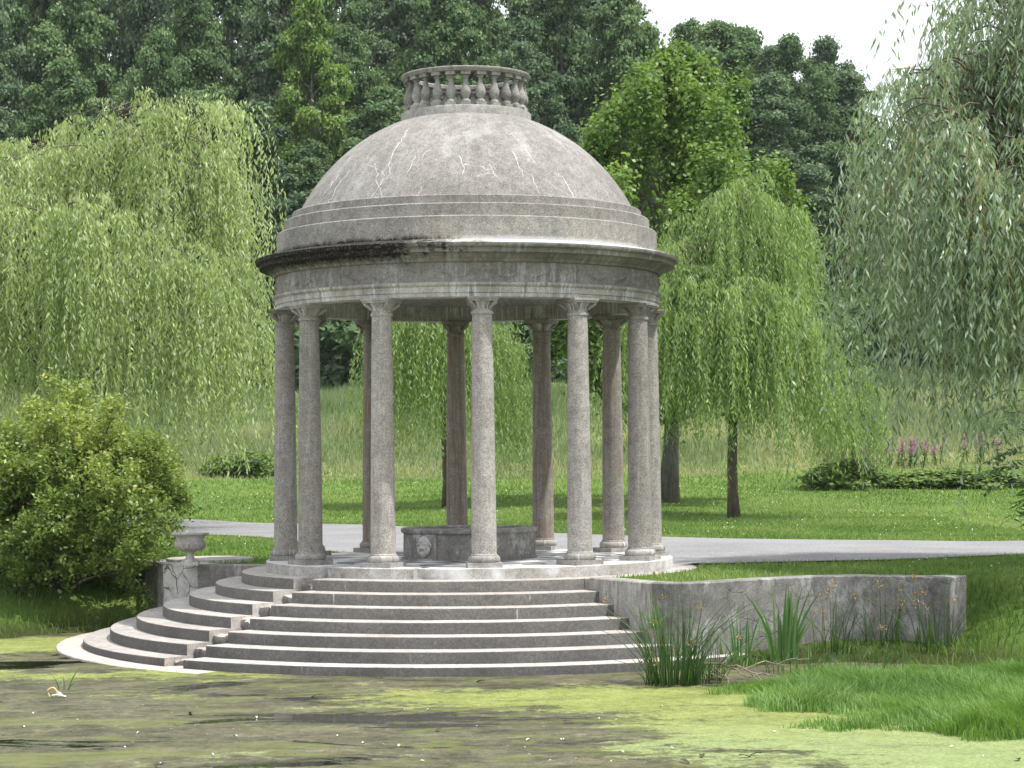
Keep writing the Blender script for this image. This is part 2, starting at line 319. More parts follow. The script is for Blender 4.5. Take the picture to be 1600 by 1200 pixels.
B_WIL = bark('willow_bark', (.05, .04, .03), (.14, .11, .085)); B_FOR = bark('grey_bark', (.06, .055, .048), (.18, .165, .145)); B_SHR = bark('shrub_bark', (.03, .024, .018), (.09, .075, .06)); B_TWG = bark('dead_wood', (.14, .11, .08), (.36, .3, .23))
B_WHIP = bark('willow_whip', (.2, .15, .05), (.33, .25, .09))

# ------------------------------------------------------------------ terrain
WZ = -1.085; LZ = -.14
WALL_R = np.vstack([[(1.47, -2.83), (2.14, -4.1)], catmull([(2.14, -4.1), (2.68, -4.2), (3.61, -3.5), (4.48, -3.08), (5.2, -3.2), (5.78, -3.62)], 8)[1:]])
WALL_L = np.array([(-2.85, 1.02), (-3.87, 1.25), (-4.42, 1.7), (-4.75, 2.6), (-5.2, 3.7), (-6.0, 4.7), (-8.2, 6.3)])
POND = [(-70, -6), (-20, -3.2), (-11, -.8), (-7.6, .45), (-6.5, .75), (-5.85, 1.35), (-5.1, 1.75), (-4.4, 1.7), (0, 0), (2.1, -4.2), (2.4, -4.75), (3.6, -4.15), (4.5, -3.95), (5.5, -4.45), (6.25, -5.3), (6.9, -7.2), (8.2, -10.5), (12, -15), (30, -20), (70, -22), (70, -26.6), (20, -26.2), (0, -26.4), (-20, -26), (-70, -25)]
LAND_R = np.vstack([WALL_R+np.array([0, .12]), [(6.02, -3.3), (6.1, -2.4), (6.4, 1), (0, 1.2), (.2, -2.7)]])
LAND_L = np.vstack([WALL_L+np.array([.1, .1]), [(-8.2, 10), (0, 10), (0, 2.4)]])
def gz(x, y):
    x = np.asarray(x, float); y = np.asarray(y, float)
    s = np.clip(y-15, 0, 30)/30
    b = LZ+.87*s**1.5+np.clip(y-45, 0, 30)*.136+np.clip(y-75, 0, 25)*.112+np.clip(y-100, 0, 140)*.13
    b = b+np.clip((y-30)/60, 0, 1)*(vnoise(x*.06, y*.06, 3)-.5)*1.6+np.clip((y-12)/10, 0, 1)*(vnoise(x*.5, y*.5, 5)-.5)*.05
    b = b+np.clip(-y-27, 0, 60)*.01
    near = (np.abs(x) < 90) & (y < 12)
    if near.any():
        xx, yy = x[near], y[near]; ins = inpoly(xx, yy, POND); d = polydist(xx, yy, POND)
        z = np.where(ins, WZ-np.minimum(.55, d*.3), np.minimum(b[near], WZ+.02+d*np.where((xx > 1.5) & (yy > -6) & (xx < 7), .17+.25*np.clip((xx-5.6)/1.2, 0, 1), .36)+.05*(vnoise(xx*2, yy*2, 9)-.5)))
        r = np.hypot(xx, yy); a = np.degrees(np.arctan2(xx, -yy))
        lr = inpoly(xx, yy, LAND_R) | inpoly(xx, yy, LAND_L)
        z = np.where(lr, LZ+.012*(vnoise(xx*3, yy*3, 2)-.5), z)
        st = (r < 5.05) & (a > -104) & (a < 36) & ~lr
        z = np.where(st, -1.6, z); z = np.where(r < 3.05, -.6, z)
        b = b.copy(); b[near] = z
    return b
def gz1(x, y): return float(gz(np.array([x]), np.array([y]))[0])
def ground_px(px, py):
    """first hit of a photo ray with the land behind the pavilion"""
    d = ray(px, py); t = np.linspace(30, 240, 4200); p = CAM[None]+d[None]*t[:, None]
    k = np.nonzero(p[:, 2] < gz(p[:, 0], p[:, 1]))[0]
    return p[k[0]] if len(k) else p[-1]
def seg(*a): return np.unique(np.round(np.concatenate([np.arange(s_, e_, st) for s_, e_, st in a]), 4))
gx = seg((-400, -60, 20), (-60, -20, 2), (-20, -9, .5), (-9, 9, .11), (9, 20, .5), (20, 60, 2), (60, 401, 20))
gy = seg((-150, -30, 8), (-30, -8, .5), (-8, 6, .11), (6, 50, .7), (50, 130, 2), (130, 420, 12))
GX, GY = np.meshgrid(gx, gy); Z = gz(GX.ravel(), GY.ravel()).reshape(GX.shape)
nx, ny = len(gx), len(gy); i, j = np.meshgrid(np.arange(nx-1), np.arange(ny-1)); a_ = (j*nx+i).ravel()
gm = mesh_np('ground', np.stack([GX, GY, Z], -1), np.stack([a_, a_+1, a_+nx+1, a_+nx], 1), smooth=True)
def ground_mat():
    m = NT('turf'); P = m.coord('World'); sx = m.n('SeparateXYZ'); m.l(P, sx.inputs[0])
    fine = m.noise(P, 7, 8, .75); mid = m.noise(P, .55, 5, .6); fl = m.coord('World', (1, .35, 1))
    lawn = m.ramp(m.math('ADD', m.math('MULTIPLY', fine, .45), m.math('MULTIPLY', mid, .55)), [(.3, (.066, .12, .022)), (.5, (.107, .175, .035)), (.62, (.155, .215, .05)), (.76, (.25, .25, .1))])
    mead = m.ramp(m.noise(P, .8, 7, .7), [(.3, (.1, .16, .04)), (.5, (.18, .22, .07)), (.7, (.3, .27, .12))])
    wood = m.ramp(m.noise(P, 2, 5), [(.3, (.03, .028, .018)), (.7, (.05, .06, .025))])
    def band(lo, hi):
        k = m.n('MapRange'); k.inputs[1].default_value = lo; k.inputs[2].default_value = hi; m.l(m.math('ADD', sx.outputs[1], m.math('MULTIPLY', m.noise(P, .25, 4), 6)), k.inputs[0]); return k.outputs[0]
    c = m.mix(band(45, 50), lawn, mead); c = m.mix(band(74, 82), c, lawn); c = m.mix(band(112, 122), c, wood)
    mud = m.n('MapRange'); mud.inputs[1].default_value = -1.0; mud.inputs[2].default_value = -.8; mud.inputs[3].default_value = 1; mud.inputs[4].default_value = 0; m.l(sx.outputs[2], mud.inputs[0])
    c = m.mix(mud.outputs[0], c, (.05, .06, .02))
    m.col(c); m.rough(.95); m.b.inputs['Specular IOR Level'].default_value = .1; m.bump(m.noise(P, 30, 5, .7), .9, .05); return m.m
gm.materials.append(ground_mat()); tag(link('ground', gm), kind='structure')
# pond
def pond_mat():
    m = NT('pond'); P = m.coord('World'); sx = m.n('SeparateXYZ'); m.l(P, sx.inputs[0])
    X, Y = sx.outputs[0], sx.outputs[1]
    st = m.coord('World', (.75, 1, 1)); n1 = m.noise(st, .55, 7, .62, .9); n2 = m.noise(st, 2.2, 7, .66, .6); n3 = m.noise(P, 9, 6, .7); n4 = m.noise(P, 45, 3, .7)
    # duckweed mats: where the wind has packed them (to the right shore and against the steps)
    def blob(cx, cy, rx, ry):
        dx = m.math('DIVIDE', m.math('SUBTRACT', X, cx), rx); dy = m.math('DIVIDE', m.math('SUBTRACT', Y, cy), ry)
        return m.math('SUBTRACT', 1, m.math('POWER', m.math('ADD', m.math('MULTIPLY', dx, dx), m.math('MULTIPLY', dy, dy)), .5), clamp=True)
    bias = m.math('ADD', m.math('ADD', m.math('MULTIPLY', blob(1.2, -7.3, 3.8, 1.6), .8), m.math('MULTIPLY', blob(4.2, -10.5, 4.2, 4.6), .85)), m.math('ADD', m.math('MULTIPLY', blob(-6.4, -.6, 2.8, 2.2), .75), m.math('MULTIPLY', blob(-4.6, -4.6, 3., 1.2), .62)))
    dens = m.math('ADD', m.math('ADD', m.math('MULTIPLY', n1, .75), m.math('MULTIPLY', n2, .45)), m.math('MULTIPLY_ADD', bias, .55, -.205))
    dens = m.math('ADD', dens, m.math('MULTIPLY_ADD', n3, .22, -.11))
    n5 = m.noise(P, 20, 5, .75); dens = m.math('ADD', dens, m.math('MULTIPLY_ADD', n5, .3, -.15)); weed = m.ramp(dens, [(.52, 0.), (.6, .85), (.8, 1.)])
    wc = m.ramp(m.math('ADD', m.math('MULTIPLY', n3, .5), m.math('MULTIPLY', n2, .5)), [(.32, (.11, .125, .03)), (.5, (.18, .21, .056)), (.66, (.255, .285, .092))])
    gr = m.n('MapRange'); gr.inputs[1].default_value = -9; gr.inputs[2].default_value = -11; m.l(Y, gr.inputs[0])
    wc = m.mix(m.math('MULTIPLY', gr.outputs[0], .6), wc, (.2, .26, .115))
    wc = m.mix(.8, wc, m.ramp(n4, [(.3, .25), (.7, .75)]), 'OVERLAY'); wc = m.mix(.7, wc, m.ramp(n5, [(.3, .3), (.7, .7)]), 'OVERLAY')
    scum = m.ramp(m.math('ADD', m.math('MULTIPLY', n2, .6), m.math('MULTIPLY', n3, .4)), [(.36, (.026, .025, .013)), (.5, (.075, .072, .042)), (.66, (.15, .14, .09))])
    scum = m.mix(.8, scum, m.ramp(n4, [(.3, .22), (.7, .78)]), 'OVERLAY'); scum = m.mix(.7, scum, m.ramp(m.noise(P, 14, 6, .75), [(.3, .28), (.7, .72)]), 'OVERLAY')
    swirl = m.noise(m.coord('World', (.5, 1.1, 1), (3, 2, 0)), 1.1, 6, .62, 2.2)
    scum = m.mix(m.ramp(swirl, [(.5, 0.), (.64, .6)]), scum, (.125, .145, .035))
    c = m.mix(weed, scum, wc)
    op = m.noise(m.coord('World', (.5, 1.1, 1), (7, 1, 0)), .9, 8, .66, .8)
    ob = m.math('ADD', m.math('MULTIPLY', blob(-1.0, -9.0, 3.6, .8), .48), m.math('ADD', m.math('MULTIPLY', blob(-5.4, -3.3, 1.9, .6), .7), m.math('MULTIPLY', blob(3.4, -11.4, 1.2, .5), .3)))
    op = m.math('ADD', m.math('ADD', op, m.math('MULTIPLY', ob, .3)), m.math('MULTIPLY_ADD', n5, .16, -.08))
    openw = m.math('MULTIPLY', m.ramp(op, [(.585, 0.), (.615, 1.)]), m.math('SUBTRACT', 1, m.math('MULTIPLY', weed, .85)))
    fl = m.n('TexVoronoi', feature='F1'); fl.inputs['Scale'].default_value = 5.5; m.l(P, fl.inputs['Vector']); fc = m.n('SeparateColor'); m.l(fl.outputs['Color'], fc.inputs[0])
    fluff = m.math('MULTIPLY', m.ramp(fl.outputs['Distance'], [(.05, 1.), (.075, 0.)]), m.ramp(fc.outputs[0], [(.55, 0.), (.6, 1.)]))
    c = m.mix(openw, c, (.012, .013, .008)); c = m.mix(m.math('MULTIPLY', fluff, .7), c, (.5, .5, .44)); m.col(c)
    m.rough(m.ramp(openw, [(0, .75), (1, .06)])); m.b.inputs['Specular IOR Level'].default_value = .4; m.b.inputs['IOR'].default_value = 1.33
    m.bump(m.math('MULTIPLY', m.math('ADD', n4, m.math('MULTIPLY', n3, .8)), m.math('SUBTRACT', 1, openw)), .35, .012)
    return m.m
pm = mesh_np('pond', [(-70, -27.5, WZ), (70, -27.5, WZ), (70, 2.6, WZ), (-70, 2.6, WZ)], [(0, 1, 2, 3)]); pm.materials.append(pond_mat()); tag(link('pond', pm), kind='structure')
# drive behind the pavilion
near_e = catmull([(-40, 46), (-22, 31), (-10.4, 18.4), (-6.2, 13.9), (-4.1, 11.7), (-2.9, 8.5), (-2.2, 5), (-.6, 3.0), (2.0, 1.5), (2.95, .3), (4.2, .5), (6.0, .85), (8.1, 2.0), (14, 5), (30, 12), (60, 20)], 8)
far_e = catmull([(-36, 60), (-22, 40), (-12.7, 29), (-9.3, 24.6), (-6.4, 20.8), (-4.8, 19), (-2.4, 17.6), (.4, 13.6), (2.2, 11.4), (3.5, 9.8), (5.2, 8.3), (7.3, 7.3), (9.3, 6.6), (15, 8.6), (31, 16), (61, 25)], 8)
t_ = np.linspace(0, 1, 17); PV = near_e[:, None]*(1-t_[None, :, None])+far_e[:, None]*t_[None, :, None]
k0, k1 = PV.shape[:2]; pz = gz(PV[..., 0].ravel(), PV[..., 1].ravel()); pz = np.maximum(pz, LZ-.02)+.022
i, j = np.meshgrid(np.arange(k1-1), np.arange(k0-1)); a_ = (j*k1+i).ravel()
rm = mesh_np('path', np.column_stack([PV.reshape(-1, 2), pz]), np.stack([a_, a_+k1, a_+k1+1, a_+1], 1), smooth=True)
def path_mat():
    m = NT('gravel'); P = m.coord('World'); c = m.ramp(m.noise(P, .6, 6, .6), [(.3, (.16, .16, .167)), (.7, (.225, .222, .224))])
    c = m.mix(.9, c, m.ramp(m.noise(P, 17, 6, .85), [(.3, .15), (.7, .85)]), 'OVERLAY'); c = m.mix(m.ramp(m.noise(P, .35, 3), [(.62, 0.), (.74, .4)]), c, (.3, .25, .18))
    m.col(c); m.rough(.9); m.bump(m.noise(P, 60, 3, .7), .5, .01); return m.m
M_PATH = path_mat(); rm.materials.append(M_PATH); tag(link('path', rm), kind='structure')
# footpath high on the hillside
hp = catmull([ground_px(440, 566), ground_px(520, 560), ground_px(565, 552), ground_px(640, 545)], 10)
hv = []
for p in hp:
    for o_ in (-.9, .9): hv.append((p[0], p[1]+o_, gz1(p[0], p[1]+o_)+.12))
hm = mesh_np('footpath', hv, [(2*k, 2*k+1, 2*k+3, 2*k+2) for k in range(len(hp)-1)]); hm.materials.append(M_PATH); tag(link('footpath', hm), kind='structure')

# ------------------------------------------------------------------ pavilion
pav = thing('pavilion', (0, 0, 0), 'round grey stone domed pavilion with twelve columns above curved steps', 'pavilion')
D2 = PI/180
mb = MB()      # platform in three worn blocks round the rim with a broken gap on the crack line
plat = None
def sector(r0, r1, z0, z1, a0, a1, n, wob=.006, seed=0, ch=.012):
    b = MB(); b.lathe([(r0, z0), (r1, z0), (r1, z1-ch), (r1-ch*.4, z1-ch*.3), (r1-ch, z1), (r0, z1)], n, a0*D2, a1*D2, wob, seed, closed=True); return b
def unit2(v): return v/(np.linalg.norm(v, axis=1, keepdims=True)+1e-9)
def put(o, parent): o.parent = parent; o.matrix_parent_inverse = Matrix.Translation(-Vector(parent.location)); return o
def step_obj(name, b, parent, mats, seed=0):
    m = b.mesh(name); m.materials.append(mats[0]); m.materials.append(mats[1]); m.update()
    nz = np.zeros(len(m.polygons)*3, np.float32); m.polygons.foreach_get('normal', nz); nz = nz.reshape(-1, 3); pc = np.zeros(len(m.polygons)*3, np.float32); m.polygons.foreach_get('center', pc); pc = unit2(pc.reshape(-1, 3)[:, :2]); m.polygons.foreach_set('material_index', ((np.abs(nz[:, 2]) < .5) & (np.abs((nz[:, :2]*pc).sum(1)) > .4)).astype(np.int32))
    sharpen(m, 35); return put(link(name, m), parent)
cb = MB(); cb.lathe([(0, -.5), (2.6, -.5), (2.6, -.012), (0, -.012)], 120, closed=False)
plat = cb.obj('platform', S_PLAT, pav, auto=30)
for k, (a0, a1) in enumerate(((-40.4, -14.6), (-11.6, 130), (130.1, 316.8), )):
    s_ = sector(2.2, 2.77, -.5, .0, a0, a1, max(8, int((a1-a0)*1.2)), .008, k+1, .014); step_obj('rim_block', s_, plat, (S_PLAT, S_RSIDE))
# floor tiles: chequer set on the diagonal
T = .44; c45 = math.cos(.6); s45 = math.sin(.6)
tb = MB(); tb.box((0, 0, 0), (T-.012, T-.012, .03)); tmW = tb.mesh('tile'); tmW.materials.append(M_TW); tmG = tmW.copy(); tmG.materials.clear(); tmG.materials.append(M_TG)
for i in range(-7, 8):
    for j in range(-7, 8):
        x, y = (i*c45-j*s45)*T, (i*s45+j*c45)*T; r = math.hypot(x, y)
        if r < 1.92 and r > .62:
            o = link('tile', tmW if (i+j) % 2 else tmG, plat); o.location = (x, y, -.012+random.Random(i*31+j).uniform(-.001, .002)); o.rotation_euler = (0, 0, .6)
# columns
ANG0 = 4.17
sb = MB()
zs = np.linspace(.17, 3.165, 15); rs = .1585-.032*np.clip((zs-.17)/3., 0, 1)**1.35
sb.lathe([(.172, .148), (.172, .162)]+[(r, z) for r, z in zip(rs, zs)]+[(.14, 3.172), (.143, 3.19), (.14, 3.206), (.127, 3.212), (.127, 3.24)], 40)
shaft = sb.mesh('column', uv=True); sharpen(shaft, 40); shaft.materials.append(S_COL)
bb = MB(); bb.lathe([(.19, .06), (.2, .075), (.205, .1), (.2, .125), (.185, .143), (.172, .149)], 36); bb.box((0, 0, .028), (.43, .43, .068))
basem = bb.mesh('column_base', uv=True); sharpen(basem, 40); basem.materials.append(S_CAP)
kb = MB(); kb.lathe([(.126, 3.225), (.128, 3.245), (.135, 3.275), (.152, 3.3), (.17, 3.318), (.172, 3.33), (.168, 3.338)], 32); kb.box((0, 0, 3.348), (.37, .37, .03)); kb.box((0, 0, 3.374), (.395, .395, .026))
for q in range(4):                      # small leaf ornaments under the corners of the abacus
    a = q*PI/2+PI/4; kb.tube([(.13*math.cos(a), .13*math.sin(a), 3.25), (.17*math.cos(a), .17*math.sin(a), 3.285), (.222*math.cos(a), .222*math.sin(a), 3.325), (.225*math.cos(a), .225*math.sin(a), 3.34)], [.02, .025, .03, .015], 6)
capm = kb.mesh('capital', uv=True); sharpen(capm, 40); capm.materials.append(S_CAP)
rg = random.Random(4)
for k in range(12):
    a = (ANG0+30*k)*D2; back = math.cos(a) < -.2
    s_ = link('column', shaft, pav); s_.location = (2.5*math.sin(a), -2.5*math.cos(a), 0); s_.rotation_euler = (0, 0, a)
    s_['stain'] = float(rg.uniform(.55, 1.) if back else rg.uniform(0, .25))
    b_ = link('column_base', basem, s_); b_['stain'] = .2; c_ = link('capital', capm, s_); c_['stain'] = float(s_['stain'])
# entablature
eb = MB(); eb.lathe([(2.34, 3.62), (2.34, 3.387), (2.36, 3.3865), (2.61, 3.3865), (2.618, 3.392), (2.618, 3.44), (2.632, 3.445), (2.635, 3.515), (2.65, 3.522), (2.668, 3.54), (2.675, 3.562), (2.63, 3.575), (2.52, 3.578)], 160, wob=.003, seed=3)
ent = eb.obj('entablature', S_ENT, pav, auto=25)
cl = MB(); cl.lathe([(2.4, 3.6), (2.3, 3.6), (1.9, 3.72), (1.2, 3.86), (0.02, 3.92)], 64); cl.obj('ceiling', S_FRZ, ent, smooth=True)
# carved frieze: scrolling foliage in low relief
nu, nv = 1400, 16
u = np.arange(nu)*2*PI/nu*2.62; v = np.linspace(3.572, 3.835, nv); U, Vv = np.meshgrid(u, v, indexing='ij'); per = .66
ph = (U % per)/per-.5; row = np.where((np.floor(U/per) % 2) > 0, 1, -1); yy = (Vv-3.703)/.13*row
stem = np.exp(-((yy-.45*np.sin(ph*2*PI))/.14)**2); rr_ = np.hypot(ph*2.4, yy+.15); aa = np.arctan2(yy+.15, ph*2.4)
leaf = .5+.5*np.cos(5*aa+7*rr_*3); rel = .5*stem+.55*leaf*np.exp(-(rr_/.62)**2)+.5*np.exp(-(rr_/.16)**2)+.25*vnoise(U*30, Vv*30, 2)
edge = np.clip(np.minimum(Vv-3.578, 3.83-Vv)/.018, 0, 1); Rr = 2.61+.042*rel*edge
th = u/2.62; VV = np.stack([Rr*np.sin(th)[:, None], -Rr*np.cos(th)[:, None], Vv], -1).reshape(-1, 3)
i, j = np.meshgrid(np.arange(nu), np.arange(nv-1), indexing='ij'); i2 = (i+1) % nu
fm = mesh_np('frieze', VV, np.stack([i*nv+j, i2*nv+j, i2*nv+j+1, i*nv+j+1], -1).reshape(-1, 4), uv=np.stack([U, Vv], -1).reshape(-1, 2), smooth=True); fm.materials.append(S_FRZ); link('frieze', fm, ent)
cb = MB(); cb.lathe([(2.58, 3.826), (2.645, 3.83), (2.66, 3.85), (2.67, 3.865), (2.71, 3.885), (2.735, 3.915), (2.745, 3.93), (2.84, 3.936), (2.842, 3.985), (2.855, 3.99), (2.885, 4.005), (2.895, 4.03), (2.9, 4.05), (2.87, 4.062), (2.7, 4.1), (2.55, 4.125)], 220, wob=.007, seed=8)
cb.obj('cornice', S_COR, ent, auto=25)
# drum, stepped rings, dome
db = MB(); db.lathe([(2.55, 4.05), (2.602, 4.07), (2.602, 4.405), (2.592, 4.417), (2.56, 4.42), (2.5, 4.428)], 180, wob=.004, seed=11); dome_p = db.obj('drum', S_DRUM, pav, auto=25)
db = MB(); db.lathe([(2.47, 4.42), (2.502, 4.424), (2.5, 4.575), (2.488, 4.59), (2.395, 4.598), (2.394, 4.694), (2.382, 4.706), (2.25, 4.718)], 180, wob=.004, seed=12); db.obj('stepped_ring', S_DOME, dome_p, auto=25)
DZ, DR = 3.58, 2.558
al = np.linspace(math.acos(2.305/DR), PI/2-.25, 40); db = MB(); db.lathe([(DR*math.cos(a), DZ+DR*math.sin(a)) for a in al], 160); dome = db.obj('dome', S_DOME, pav, smooth=True)
# old mortar-filled cracks over the dome (traced on the photograph, laid on the shell)
def on_dome(px, py):
    d = ray(px, py); c = CAM-np.array([0, 0, DZ]); b = d@c; a = d@d; q = b*b-a*(c@c-(DR+.001)**2)
    return CAM+d*((-b-math.sqrt(max(q, 0)))/a)
crk = [[(590, 280), (545, 345), (522, 395), (526, 440), (488, 472)], [(470, 402), (482, 438), (474, 466), (490, 490), (497, 530)], [(408, 412), (440, 405), (478, 420), (512, 448)], [(385, 425), (345, 470), (325, 505), (300, 552)], [(262, 558), (285, 515), (340, 440)], [(770, 372), (790, 418), (782, 444)], [(788, 405), (850, 411), (892, 430), (902, 455)], [(878, 404), (896, 436), (918, 458)], [(830, 450), (872, 436), (905, 432)], [(1000, 332), (1028, 378), (1042, 400)], [(962, 358), (988, 418), (1000, 446)], [(1028, 440), (1062, 520)], [(615, 372), (590, 425), (575, 440)], [(460, 520), (500, 455), (545, 450)], [(640, 380), (650, 360), (672, 352)], [(620, 522), (645, 478)], [(1180, 520), (1150, 465), (1120, 430)], [(940, 290), (985, 320)]]
g = np.random.default_rng(5)
for path in crk:
    cbm = MB()
    pts = np.array(path, float); fin = [pts[0]]
    for a, b in zip(pts[:-1], pts[1:]):
        n_ = max(2, int(np.hypot(*(b-a))/9))
        for q in range(1, n_+1): fin.append(a+(b-a)*q/n_+g.normal(0, 2.6, 2)*(q < n_))
    w3 = np.array([on_dome(380+x/2.2857, 80+y/2.2857) for x, y in fin]); nn = w3-np.array([0, 0, DZ]); nn /= np.linalg.norm(nn, axis=1, keepdims=True)
    tt = np.gradient(w3, axis=0); sd_ = np.cross(nn, tt); sd_ /= np.linalg.norm(sd_, axis=1, keepdims=True)+1e-9
    wd = (.0042+.0045*g.random(len(fin)))[:, None]; wd[-1] *= .3; n_ = len(fin)
    V3 = np.concatenate([w3-sd_*wd-nn*.004, w3+nn*.004, w3+sd_*wd-nn*.004]); Qs = [(k, k+1, n_+k+1, n_+k) for k in range(n_-1)]+[(n_+k, n_+k+1, 2*n_+k+1, 2*n_+k) for k in range(n_-1)]
    cbm.add(V3, Qs); cbm.obj('crack_filler', S_CRK, dome, uv=False)
rb = MB(); rb.lathe([(.7, 5.9), (.9, 5.9), (.895, 6.06), (.885, 6.085), (.872, 6.092), (.68, 6.094)], 96, wob=.004, seed=2); balu = rb.obj('balustrade', S_BAL, pav, auto=30)
hb = MB(); hb.lathe([(.7, 6.55), (.86, 6.55), (.872, 6.558), (.876, 6.575), (.885, 6.583), (.888, 6.604), (.878, 6.615), (.7, 6.617), (.69, 6.6), (.69, 6.56)], 96, wob=.003, seed=6, closed=True); hb.obj('rail', S_BAL, balu, auto=30)
bl = MB(); bl.box((0, 0, .02), (.135, .135, .045)); bl.box((0, 0, .437), (.13, .13, .05))
bl.lathe([(.062, .04), (.066, .055), (.058, .075), (.038, .09), (.04, .105), (.062, .14), (.071, .175), (.068, .21), (.052, .26), (.036, .31), (.03, .35), (.034, .375), (.048, .385), (.05, .397), (.04, .405), (.045, .415)], 16)
blm = bl.mesh('baluster', uv=True); sharpen(blm, 45); blm.materials.append(S_BAL)
for k in range(25):
    a = k*2*PI/25; o = link('baluster', blm, balu); o.location = (.79*math.sin(a), -.79*math.cos(a), 6.091); o.rotation_euler = (0, 0, a)

# ------------------------------------------------------------------ steps
stp = thing('stone_steps', (0, -4, -1.08), 'flight of curved stone steps broken by a crumbling gap, running into the pond', 'steps')
inv = Matrix.Translation((0, 4, 1.08))
RI, ZI, DRI, DZI = 3.1, -.136, .348, .1403
for i in range(7):
    r = RI+DRI*i; z = ZI-DZI*i; gw = .165/r/D2
    a_end = 27.2 if i < 5 else 40
    a_l = -107.5 if i < 3 else -112
    for k, (a0, a1) in enumerate(((a_l, -42.6-gw*1.1), (-42.6+gw, a_end))):
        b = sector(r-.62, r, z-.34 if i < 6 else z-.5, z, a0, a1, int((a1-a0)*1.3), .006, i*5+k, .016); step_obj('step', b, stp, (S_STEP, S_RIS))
    # recessed, spalled infill of the gap
    g = np.random.default_rng(40+i); n1, n2 = 12, 9; rec = .07+.09*g.random(); dz = .045+.045*g.random()
    rr = np.linspace(r-.6, r-rec, n1); aa = np.linspace(-42.6-gw*1.15, -42.6+gw*1.05, n2); A, Rr = np.meshgrid(aa*D2, rr)
    Rr = Rr+np.linspace(0, 1, n1)[:, None]**3*.035*g.normal(0, 1, (1, n2)); tlt = np.linspace(g.uniform(-.03, .03), g.uniform(-.03, .03), n2)[None]
    zt = z-dz+tlt+.006*g.normal(0, 1, (n1, n2))-.04*np.clip((Rr-(r-rec-.08))/.08, 0, 1)*g.random((1, n2))
    top = np.stack([Rr*np.sin(A), -Rr*np.cos(A), zt], -1); rim = top[-1].copy(); rim[:, 2] = z-.17
    V = np.concatenate([top.reshape(-1, 3), rim]); Q = [(a*n2+c, a*n2+c+1, (a+1)*n2+c+1, (a+1)*n2+c) for a in range(n1-1) for c in range(n2-1)]+[((n1-1)*n2+c, (n1-1)*n2+c+1, n1*n2+c+1, n1*n2+c) for c in range(n2-1)]
    m = mesh_np('infill', V, Q); m.materials.append(S_RUB); m.materials.append(S_RIS); m.polygons.foreach_set('material_index', np.array([0]*((n1-1)*(n2-1))+[1]*(n2-1), np.int32)); put(link('infill', m), stp)
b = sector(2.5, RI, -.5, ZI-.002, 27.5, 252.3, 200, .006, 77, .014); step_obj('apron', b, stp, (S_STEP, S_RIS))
def pad_mat(): return stone('pad_stone', (.32, .25, .22), (.42, .35, .31), (.5, .44, .4), .35)
b = sector(4.9, 5.53, -1.5, -1.066, -106, -30, 90, .012, 90, .01)
m = b.mesh('landing_pad'); co = np.zeros(len(m.vertices)*3, np.float32); m.vertices.foreach_get('co', co); co = co.reshape(-1, 3); an = np.degrees(np.arctan2(co[:, 0], -co[:, 1])); co[:, 2] -= np.clip((an+62)/32, 0, 1)*.022; m.vertices.foreach_set('co', co.ravel()); m.materials.append(pad_mat()); put(link('landing_pad', m), stp)

# ------------------------------------------------------------------ retaining walls
def ribbon_wall(name, P, side, thick, z0, z1, mat, parent, seed=0, nv_=7, amp=.012):
    P = np.asarray(P, float); out = [P[0]]
    for a, b in zip(P[:-1], P[1:]):
        n_ = max(1, int(np.hypot(*(b-a))/.12))
        out += [a+(b-a)*q/n_ for q in range(1, n_+1)]
    P = np.array(out); t = np.gradient(P, axis=0)
    d0 = np.vstack([t[:1], np.diff(P, axis=0)]); d1 = np.vstack([np.diff(P, axis=0), t[-1:]]); d0 /= np.linalg.norm(d0, axis=1, keepdims=True); d1 /= np.linalg.norm(d1, axis=1, keepdims=True)
    n0 = np.stack([-d0[:, 1], d0[:, 0]], 1)*side; n1 = np.stack([-d1[:, 1], d1[:, 0]], 1)*side; nm = n0+n1; nm /= np.linalg.norm(nm, axis=1, keepdims=True); nm /= np.clip((nm*n0).sum(1, keepdims=True), .5, 1)
    I = P+nm*thick; L = np.concatenate([[0], np.cumsum(np.hypot(*np.diff(P, axis=0).T))]); k = len(P)
    zz = np.concatenate([np.linspace(z0, z1-.012, nv_)])
    rows = [np.column_stack([P, np.full(k, z)]) for z in zz]+[np.column_stack([P+nm*.012, np.full(k, z1)]), np.column_stack([I-nm*.012, np.full(k, z1)]), np.column_stack([I, np.full(k, z1-.012)]), np.column_stack([I, np.full(k, z0)])]
    vv = list(zz-z0)+[z1-z0, z1-z0+thick, z1-z0+thick+.02, 2*(z1-z0)+thick]
    g = np.random.default_rng(seed); R3 = np.stack(rows)
    nz = (vnoise(L[None]*3, np.array(vv)[:, None]*3, seed)-.5)+.5*(vnoise(L[None]*9, np.array(vv)[:, None]*9, seed+1)-.5)
    R3[:-2, :, :2] -= (nm[None]*nz[:-2, :, None])*amp*2; R3[len(zz):len(zz)+2, :, 2] += nz[len(zz):len(zz)+2]*.008
    nr = len(rows); V = R3.reshape(-1, 3); uv = np.stack([np.repeat(L[None], nr, 0), np.repeat(np.array(vv)[:, None], k, 1)], -1).reshape(-1, 2)
    Q = [(a*k+c, a*k+c+1, (a+1)*k+c+1, (a+1)*k+c) for a in range(nr-1) for c in range(k-1)]
    T3 = []; V = list(V); uv = list(uv)
    for c in (0, k-1):
        V.append(R3[:, c].mean(0)); uv.append((L[c], .5)); ce = len(V)-1
        T3 += [(a*k+c, (a+1)*k+c, ce) for a in range(nr-1)]+[((nr-1)*k+c, c, ce)]
    m = mesh_np(name, np.array(V), Q, T3, np.array(uv)); sharpen(m, 35); m.materials.append(mat); return put(link(name, m), parent) if parent else link(name, m)
wr = thing('retaining_wall', (4, -3.2, -1), 'long low curved concrete wall with dark streaks behind the reeds', 'wall')
